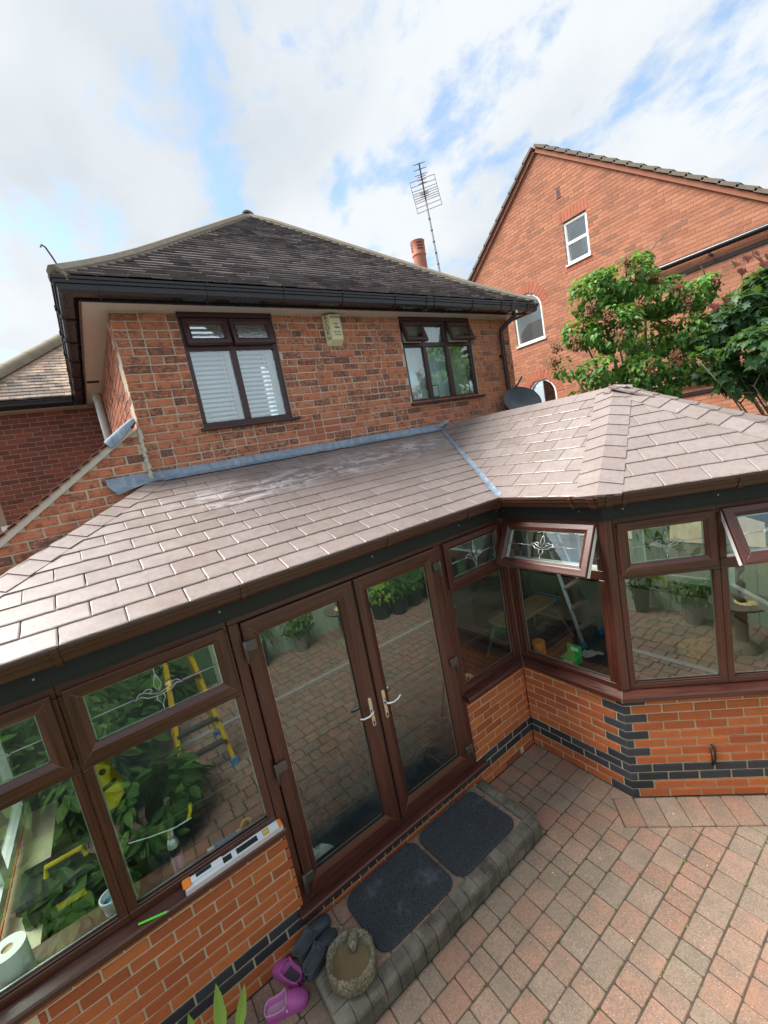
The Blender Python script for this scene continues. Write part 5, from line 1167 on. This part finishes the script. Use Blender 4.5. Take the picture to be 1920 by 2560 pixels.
for i, (x, y, z, r, nm) in enumerate(((-4.6, -3.6, .55, .75, 'left'), (-3.6, -3.9, .6, .62, 'middle'), (-5.8, -3.3, .7, .8, 'far left'), (-2.75, -4.0, .45, .42, 'right'), (-4.3, -2.75, .45, .55, 'near'), (-3.65, -2.45, .40, .45, 'nearest'), (-3.5, -3.15, .45, .5, 'kerbside'), (-5.0, -2.3, .5, .6, 'farthest left'), (-3.15, -1.80, .30, .38, 'wallside'), (-4.15, -1.45, .42, .48, 'end wall'), (-3.78, -1.10, .25, .30, 'low'))):
    b = [(Vector((x+rs.uniform(-.3, .3)*r, y+rs.uniform(-.3, .3)*r, z+rs.uniform(-.2, .35)*r)), r*rs.uniform(.6, .8)) for _ in range(4)]
    sb = thing('garden_shrub', (x, y, 0), nm+' broad leaved shrub of the bed before the garden fence', 'shrub', 'shrubs mirrored in the windows'); part('crown', crown(b, 700, .20, 'oval', 50+i, shell=.4), 'leaf_hedge', sb); part('stems', MB().tube([(x, y, 0), (x+.05, y, z)], .03, 6), 'bark', sb)
for i, (x, y, r, h) in enumerate(((.99, -4.1, .20, .32), (1.32, -3.95, .18, .28), (1.74, -4.0, .17, .26), (-.65, -4.25, .13, .28), (-1.35, -4.3, .12, .34), (2.2, -4.1, .2, .35))):
    nm = ('round dark', 'middle dark', 'small dark', 'pale tapered', 'tall square-shouldered', 'far right')[i]
    pt = thing('plant_pot', (x, y, 0), nm+' pot of greenery standing by the garden fence', 'plant pot', 'pots by the fence'); part('pot', MB().lathe((x, y, 0), [(r*.75, 0), (r, h), (r*1.06, h), (r*1.06, h+.03), (r*.9, h+.03), (r*.88, h-.03), (0, h-.03)], 20), 'galv' if i == 3 else 'pot_dark', pt, smooth=True)
    part('foliage', crown([(Vector((x, y, h+.18)), .24), (Vector((x+.1, y, h+.30)), .18)], 260, .09, 'oval', 70+i, shell=.2), 'leaf_hedge' if i else 'leaf_bright', pt)
bt = thing('bird_table', (0, -3.8, 0), 'stone bird table with twisted column and seed filled dish', 'bird table'); tw = [(.03*math.cos(k*.9), -3.8+.03*math.sin(k*.9), .62+k*.03) for k in range(18)]
part('pedestal', MB().lathe((0, -3.8, 0), [(.18, 0), (.16, .05), (.07, .12), (.06, .5), (.1, .55)], 16), 'stone', bt, smooth=True); part('dish', MB().lathe((0, -3.8, .55), [(.08, 0), (.26, .03), (.30, .07), (.28, .075), (.24, .05), (0, .045)], 24), 'stone_dark', bt, smooth=True); part('seed', MB().lathe((.05, -3.85, .60), [(.12, 0), (.1, .02), (0, .03)], 14), 'yellow_pale', bt); part('twisted_column', MB().tube(tw, .04, 8), 'stone_dark', bt, smooth='all'); part('top_bowl', MB().lathe((0, -3.8, 1.13), [(.05, 0), (.12, .05), (.11, .06), (0, .03)], 16), 'spacer', bt)
sl_ = thing('stepladder', (-2.62, -2.35, 0), 'yellow fibreglass stepladder standing on the patio', 'stepladder')
for a, b in (((-2.39, -2.20, 0), (-2.56, -2.35, 1.62)), ((-2.93, -2.20, 0), (-2.76, -2.35, 1.62)), ((-2.42, -2.95, 0), (-2.57, -2.42, 1.62)), ((-2.90, -2.95, 0), (-2.75, -2.42, 1.62))): part('stile', MB().bar(a, b, .042, .022), 'yellow', sl_); part('foot', MB().bar(a, Vector(a).lerp(Vector(b), .05), .075, .035), 'blue_print', sl_)
for k in range(5): z = .3+k*.28; f = z/1.62; part('tread', MB().box(-2.93+.17*f, -2.39-.17*f, -2.20-.15*f-.04, -2.20-.15*f+.04, z, z+.03), 'hinge_metal', sl_)
part('top_platform', MB().box(-2.80, -2.52, -2.45, -2.30, 1.62, 1.65), 'black', sl_)
# ------------------------------------------------------------------ on the step and patio
def doormat(x0, x1, y0, y1, label):
    loc = ((x0+x1)/2, (y0+y1)/2, .14); m = MB(); m.poly(rrect(x0, x1, y0, y1, .085, 6), .011, lambda x, y, z: (x+.01*math.sin(y*9), y, .1385+z)); solo('door_mat', m, 'mat_rubber', loc, label, 'door mat', 'mats on the step', bevel=.003)
doormat(-1.575, -.935, -.525, -.035, 'charcoal rounded mat before the right door leaf'); doormat(-2.24, -1.60, -.515, -.03, 'charcoal rounded mat beside the stone bird bath')
# stone bird bath
bb = thing('bird_bath', (-2.42, -.45, .138), 'rough stone bird bath of rainwater on the step corner', 'bird bath'); cx, cy = -2.415, -.455; n = 36; rows = []
def egg(a): return 1+.16*math.cos(a-R(55))
rr = random.Random(8)
for k, (r_, z, jz) in enumerate(((.120, 0, 0), (.150, .03, .006), (.152, .09, .006), (.146, .122, .008), (.135, .128, .007), (.121, .121, .006), (.112, .085, .003), (.10, .068, 0))):
    rows.append([(cx+r_*egg(2*math.pi*j/n)*math.cos(2*math.pi*j/n)+rr.uniform(-jz, jz)*.7, cy+r_*egg(2*math.pi*j/n)*math.sin(2*math.pi*j/n)+rr.uniform(-jz, jz)*.7, .139+z+rr.uniform(-jz, jz)) for j in range(n)])
m = MB(); m.grid(rows, True); m.add([rows[-1][j] for j in range(n)], [tuple(range(n))]); part('basin', m, 'stone', bb, smooth='all')
wt = [(cx+.115*egg(2*math.pi*j/n)*math.cos(2*math.pi*j/n), cy+.115*egg(2*math.pi*j/n)*math.sin(2*math.pi*j/n), .139+.098) for j in range(n)]; m = MB(); m.add(wt, [tuple(range(n))]); part('water', m, 'glass', bb); m = MB(); m.add([(a, b, .139+.080) for a, b, c in wt], [tuple(range(n))]); part('sediment', m, 'sediment', bb)
hd_ = Vector((cx+.075, cy+.10, .25)); m = MB(); m.tube([hd_+Vector((.02, .03, -.02)), hd_+Vector((.01, .015, .012)), hd_, hd_+Vector((-.022, -.045, .002)), hd_+Vector((-.03, -.06, -.02))], [.018, .032, .034, .030, .012], 10); part('carved_bird', m, 'stone', bb, smooth='all')
def clog(loc, ang, mat, inner, label, group, L_=.255, roll=0, strap=True):
    m = MB(); st = [(0, .30, .030, .045), (.04, .62, .055, .05), (.12, .80, .062, .046), (.25, .84, .058, .040), (.40, .86, .060, .036), (.50, .90, .078, .036), (.52, .91, .085, None), (.60, .95, .080, None), (.70, 1.0, .070, None), (.80, .98, .060, None), (.90, .84, .048, None), (.97, .52, .036, None), (1.0, .18, .025, None)]
    rows = []; W_ = .052
    for s, w_, h, ins in st:
        x = s*L_; w2 = W_*w_
        if ins is not None:
            t = .007; pr = [(-w2*.92, 0), (-w2, h*.45), (-w2*.97, h), (-w2*.97+t, h), (-w2+t*1.4, .022), (0, .018), (w2-t*1.4, .022), (w2*.97-t, h), (w2*.97, h), (w2, h*.45), (w2*.92, 0)]
        else: pr = [(-w2*.92, 0), (-w2, h*.38), (-w2*.90, h*.68), (-w2*.66, h*.90), (-w2*.3, h*.99), (0, h), (w2*.3, h*.99), (w2*.66, h*.90), (w2*.90, h*.68), (w2, h*.38), (w2*.92, 0)]
        rows.append([(x-L_/2, y, z) for y, z in pr])
    ca, sa = math.cos(ang), math.sin(ang)
    def T(p): x, y, z = p; y, z = y*math.cos(roll)-z*math.sin(roll), y*math.sin(roll)+z*math.cos(roll); return (loc[0]+x*ca-y*sa, loc[1]+x*sa+y*ca, loc[2]+z+.004)
    o = thing('clog', loc, label, 'clog', group)
    m.grid([[T(p) for p in r] for r in rows]); b = part('upper', m, mat, o, smooth='all')
    m = MB(); m.grid([[T((x, y*1.06, -.002)) for x, y in ((r[0][0], r[0][1]), (r[-1][0], r[-1][1]))] for r in rows]); m.grid([[T((r[0][0], r[0][1]*1.08, z)) for z in (0, .014)] for r in rows]); m.grid([[T((r[-1][0], r[-1][1]*1.08, z)) for z in (0, .014)] for r in rows]); part('sole', m, mat, o)
    m = MB(); m.grid([[T((r[k][0], r[k][1]*.97, r[k][2]+.0025)) for k in (4, 5, 6)] for r in rows[1:6]]); part('insole', m, inner, o, smooth='all')
    rim = [T(r[2]) for r in rows[1:6]][::-1]+[T((rows[0][5][0], 0, .047))]+[T(r[8]) for r in rows[1:6]]+[T(p) for p in rows[6][3:8]][::-1]; m = MB(); m.tube(rim+[rim[0]], .0055, 6, False); part('rim', m, mat if inner != 'clog_lining' else 'clog_lining', o, smooth='all')
    return o, T
clog((-2.515, -.115, .150), R(18), 'clog_navy', 'clog_inner', 'dark navy clog nearer the brick wall', 'navy clogs', .285)
clog((-2.515, -.235, .150), R(24), 'clog_navy', 'clog_inner', 'dark navy clog nearer the bird bath', 'navy clogs', .285)
clog((-2.715, -.055, 0), R(112), 'clog_pink', 'clog_inner', 'magenta clog tucked behind with toe to the wall', 'pink clogs', .26)
o, T = clog((-2.775, -.215, 0), R(-18), 'clog_pink', 'clog_lining', 'magenta lined clog lying nearest the bottom edge', 'pink clogs', .26); m = MB(); m.poly([(.0, 0), (.022, 0), (.022, .012), (0, .012)], .001, lambda a, b, c: T((-.005+b, -.050, .035+a))); part('tab', m, 'white', o)
# ------------------------------------------------------------------ on the outer sill
lv = thing('spirit_level', (-2.8, -.02, .945), 'white spirit level with orange end lying along the left sill', 'spirit level')
lx0, lx1 = -3.10, -2.512; zt = lambda y: .9425-(y+.05)*-.30
def LB(x0, x1, y0, y1, h0, h1): return MB().box(x0, x1, y0, y1, h0, h1, lambda x, y, z: (x, y, .9375+(y+.05)*.25+z))
part('body', LB(lx0, lx1, -.046, .012, .002, .024), 'level_white', lv, bevel=.002); part('edge_rail', LB(lx0+.002, lx1-.002, -.050, -.0465, .001, .026), 'level_edge', lv)
for a, b in ((-2.80, -2.67), (-2.88, -2.83)): part('grip_slot', LB(a, b, -.034, .000, .0242, .0252), 'black', lv)
part('vial_housing', LB(-2.635, -2.595, -.036, .002, .0242, .0258), 'orange', lv); part('vial', LB(-2.630, -2.600, -.026, -.008, .0259, .0275), 'vial', lv); part('end_cap', LB(-2.535, -2.5115, -.047, .0125, .0015, .0255), 'orange', lv); part('end_cap', LB(lx0-.004, lx0+.004, -.0465, .0125, .0015, .0255), 'black', lv)
kn = thing('utility_knife', (-3.0, -.02, .97), 'grey folding knife with orange end resting on the spirit level', 'knife')
KB = lambda x0, x1, y0, y1, h0, h1: LB(x0, x1, y0, y1, h0+.025, h1+.025)
part('handle', KB(-3.06, -2.88, -.026, .006, .001, .014), 'level_white', kn, bevel=.003); part('grip', KB(-3.03, -2.945, -.020, .0, .0142, .0165), 'black', kn); part('hook_end', KB(-3.105, -3.058, -.036, .014, -.001, .018), 'orange', kn, bevel=.006)
pc = thing('pencil', (-3.26, -.05, .94), 'lime green pencil lying on the sill', 'pencil'); pa, pb = Vector((-3.335, -.028, .9525)), Vector((-3.205, -.062, .946)); part('shaft', MB().tube([pa, pb], .0055, 6), 'pencil_green', pc); part('tip', MB().tube([pb, pb.lerp(pa, -.12)], [.0055, .001], 6), 'wood_raw', pc)
# ------------------------------------------------------------------ seen through the glass
IZ = .926
cn = thing('foam_can', (-3.10, .16, IZ), 'silver expanding foam can with gun on the inside sill', 'foam can'); m = MB(); m.lathe((-3.095, .16, IZ), [(.032, 0), (.033, .01), (.033, .20), (.026, .225), (.016, .235), (.016, .26)], 18); can = part('can', m, 'spacer', cn, smooth=True)
def wrap(z0, z1, a0, a1, mat, nm): part(nm, MB().grid([[(-3.095+.0336*math.cos(R(a)), .16+.0336*math.sin(R(a)), IZ+z) for a in range(a0, a1+1, 10)] for z in (z0, z1)]), mat, can, smooth='all')
wrap(.015, .135, 230, 340, 'purple_label', 'label_band'); wrap(.135, .185, 200, 340, 'black', 'label_cap')
for k in range(9): wrap(.022+k*.012, .029+k*.012, 268, 298, 'yellow_text', 'label_stripe')
m = MB(); m.tube([(-2.97, .16, IZ+.285), (-3.06, .16, IZ+.285), (-3.19, .15, IZ+.325), (-3.29, .15, IZ+.36)], [.008, .008, .006, .005], 8); part('gun_barrel', m, 'chrome', cn, smooth=True); part('gun_body', MB().tube([(-3.095, .16, IZ+.255), (-3.09, .16, IZ+.29)], .022, 8), 'chrome', cn); part('trigger_handle', MB().tube([(-2.985, .16, IZ+.29), (-2.965, .16, IZ+.33), (-2.955, .16, IZ+.37)], .011, 8), 'yellow', cn, smooth=True)
def roll(name, c, r, h, mat, label, cat):
    o = thing(name, c, label, cat); part('paper', MB().lathe(c, [(.025, 0), (r, 0), (r, h), (.025, h), (.025, 0)], 24), mat, o, smooth=True); part('core', MB().lathe(c, [(.0248, .002), (.0248, h-.01), (.0, h-.012)], 16), 'wood_raw', o)
roll('paper_roll', (-3.865, .17, IZ), .075, .185, 'paper', 'fat white paper roll standing at the far left inside sill', 'paper roll'); roll('orange_roll', (.185, -.075, IZ), .062, .13, 'orange', 'orange tape roll standing on the inside sill by the corner', 'roll'); roll('tissue_roll', (2.28, .10, .925), .055, .10, 'paper', 'white tissue roll on the far window board', 'roll')
bk = thing('paint_tub', (-3.44, .20, IZ), 'small white paint tub behind the mullion', 'tub'); part('tub', MB().lathe((-3.44, .20, IZ), [(.042, 0), (.055, .085), (.058, .09), (.058, .098), (.05, .098), (.045, .01), (0, .008)], 20), 'white', bk, smooth=True); part('paint', MB().lathe((-3.44, .20, IZ+.06), [(.049, 0), (0, .001)], 18), 'blue_print', bk)
tbx = thing('tool_box', (-3.62, .62, .2), 'black tool box with yellow latches inside the left window', 'tool box'); part('case', MB().box(-3.88, -3.42, .48, .78, .62, .98), 'black', tbx, bevel=.02); part('lid', MB().box(-3.89, -3.41, .47, .79, .985, 1.06), 'black', tbx, bevel=.02); part('handle', MB().tube([(-3.75, .6, 1.06), (-3.74, .6, 1.12), (-3.56, .6, 1.12), (-3.55, .6, 1.06)], .014, 8), 'yellow', tbx); part('latch', MB().box(-3.72, -3.58, .462, .478, .92, .95), 'yellow', tbx); part('stand', MB().box(-3.86, -3.44, .5, .76, .2, .615), 'pot_dark', tbx)
vc = thing('yellow_tool_case', (-3.28, .75, .2), 'yellow moulded case with round black port behind the second window', 'tool case'); m = MB(); m.poly([(-3.46, 1.17), (-3.34, 1.17), (-3.285, 1.25), (-3.30, 1.34), (-3.335, 1.38), (-3.315, 1.47), (-3.37, 1.52), (-3.46, 1.50)], .16, lambda a, b, c: (a, .72+c, b)); part('shell', m, 'yellow', vc, bevel=.015, seg=2); part('port', MB().tube([(-3.365, .722, 1.455), (-3.365, .712, 1.455)], .02, 12), 'black', vc); part('strap', MB().bar((-3.44, .712, 1.32), (-3.31, .712, 1.37), .012, .02), 'black', vc); part('base', MB().box(-3.46, -3.30, .70, .95, .2, 1.17), 'pot_dark', vc)
ct = thing('sealant_tube', (-2.84, .13, IZ), 'blue and white sealant tube lying on the inside sill', 'sealant tube'); part('tube', MB().tube([(-2.94, .13, IZ+.026), (-2.73, .13, IZ+.026)], .024, 12), 'white', ct, smooth=True); part('label', MB().tube([(-2.90, .13, IZ+.026), (-2.76, .13, IZ+.026)], .0245, 12, False), 'blue_print', ct, smooth='all')
yr = thing('tape_ring', (-2.69, .15, IZ), 'yellow tape ring leaning on the inside sill', 'tape'); part('ring', MB().tube([(-2.69+.032*math.cos(k*.4), .15, IZ+.04+.032*math.sin(k*.4)) for k in range(16)], .008, 6, False), 'yellow', yr, smooth='all')
bag = MB(); rows = []; rr = random.Random(4)
for k, (r_, z) in enumerate(((.10, 0), (.13, .05), (.12, .12), (.09, .18), (.05, .22), (.0, .23))): rows.append([(-2.27+(r_+rr.uniform(-.018, .018))*math.cos(2*math.pi*j/14), .16+(r_*.75+rr.uniform(-.015, .015))*math.sin(2*math.pi*j/14), .21+z+rr.uniform(-.012, .012)) for j in range(14)])
bag.grid(rows, True); solo('plastic_bag', bag, 'white', (-2.27, .16, .21), 'crumpled white plastic bag inside the left door', 'bag')
pl = thing('paper_plate', (-.60, .17, IZ), 'white plate of food scraps on the inside sill by the door', 'plate'); part('dish', MB().poly(rrect(-.70, -.50, .10, .26, .04), .012, lambda x, y, z: (x, y, IZ+z)), 'white', pl, bevel=.003); part('scrap', MB().tube([(-.65, .15, IZ+.03), (-.60, .18, IZ+.045), (-.55, .2, IZ+.03)], [.02, .028, .018], 8), 'yellow_pale', pl, smooth='all'); part('scrap', MB().tube([(-.62, .21, IZ+.03), (-.58, .15, IZ+.03)], .017, 8), 'black', pl, smooth='all')
gb = thing('green_carton', (.20, -.40, IZ), 'green card carton with open lid and white label on the bay sill', 'carton'); part('box', MB().box(.15, .27, -.47, -.33, IZ, IZ+.065), 'green_card', gb); part('lid', MB().box(.268, .275, -.47, -.33, IZ+.065, IZ+.15), 'green_card', gb); part('label', MB().box(.1465, .1495, -.45, -.36, IZ+.012, IZ+.05), 'white', gb); part('lid_label', MB().box(.2645, .2675, -.44, -.37, IZ+.09, IZ+.125), 'white', gb)
hp = thing('hop_up', (1.35, .95, .2), 'low paint splashed work platform with folding legs', 'work platform'); part('deck', MB().box(.75, 1.75, .75, 1.10, .72, .76), 'wood_raw', hp); part('end_cap', MB().box(1.751, 1.80, .74, 1.11, .70, .77), 'blue_print', hp)
for a, b in (((.85, .78, .72), (.72, .62, .21)), ((.85, 1.07, .72), (.72, 1.20, .21)), ((1.65, .78, .72), (1.80, .60, .21)), ((1.65, 1.07, .72), (1.80, 1.22, .21))): part('leg', MB().bar(a, b, .035, .025), 'alloy', hp)
for xx, z in ((1.72, .48), (.78, .48)): part('rung', MB().bar((xx, .68, z), (xx, 1.15, z), .04, .02), 'wood_raw', hp)
ld = thing('aluminium_ladder', (1.85, .5, .2), 'aluminium stepladder standing open inside the bay', 'ladder')
for a, b in (((1.62, .36, .21), (1.86, 1.0, 2.0)), ((2.05, .36, .21), (2.08, 1.0, 2.0)), ((1.60, 1.6, .21), (1.88, 1.05, 2.0)), ((2.07, 1.6, .21), (2.06, 1.05, 2.0))): part('stile', MB().bar(a, b, .05, .022), 'alloy', ld)
for k in range(6): f = .12+k*.14; p, q = Vector((1.62, .36, .21)).lerp(Vector((1.86, 1.0, 2.0)), f), Vector((2.05, .36, .21)).lerp(Vector((2.08, 1.0, 2.0)), f); part('tread', MB().bar(p, q, .07, .025), 'alloy', ld)
for a in ((1.62, .36, .215), (2.05, .36, .215)): part('foot', MB().bar(a, Vector(a)+Vector((.008, .02, .06)), .065, .035), 'blue_print', ld)
tu = thing('flexible_tub', (1.80, -.90, .21), 'yellow flexible rubble tub with looped handles on the floor', 'tub'); part('shell', MB().lathe((1.80, -.90, .212), [(.15, 0), (.23, .28), (.235, .285), (.225, .285), (.145, .012), (0, .01)], 28), 'yellow_pale', tu, smooth=True); part('rim', MB().tube([(1.80+.232*math.cos(k*.2244), -.90+.232*math.sin(k*.2244), .495) for k in range(29)], .008, 6, False), 'yellow', tu, smooth='all')
for s in (1, -1): part('handle', MB().tube([(1.80+s*.05+.16*s, -.90-s*.16, .49), (1.80+s*.20, -.90-s*.17, .56), (1.80+s*.24, -.90-s*.10, .585), (1.80+s*.25, -.90-s*.02, .56), (1.80+s*.23, -.90-s*.0, .49)], .013, 8), 'yellow', tu, smooth='all')
jc = thing('yellow_canister', (2.28, -.30, .925), 'yellow canister with red cap on the far window board', 'canister'); part('body', MB().box(2.22, 2.32, -.40, -.24, .926, 1.10), 'yellow', jc, bevel=.025, seg=2); part('cap', MB().tube([(2.27, -.36, 1.10), (2.27, -.36, 1.13)], .022, 10), 'orange', jc); part('label', MB().box(2.216, 2.219, -.37, -.27, .95, 1.03), 'white', jc)
cl = MB(); rows = []
for k in range(7): rows.append([(1.35+k*.035+rr.uniform(-.01, .01), .18+j*.035+rr.uniform(-.01, .01)-.02*k, .235+abs(rr.gauss(0, .015))) for j in range(6)])
cl.grid(rows); solo('paper_scrap', cl, 'paper', (1.4, .2, .23), 'crumpled pale paper scrap on the dust sheet', 'paper scrap')
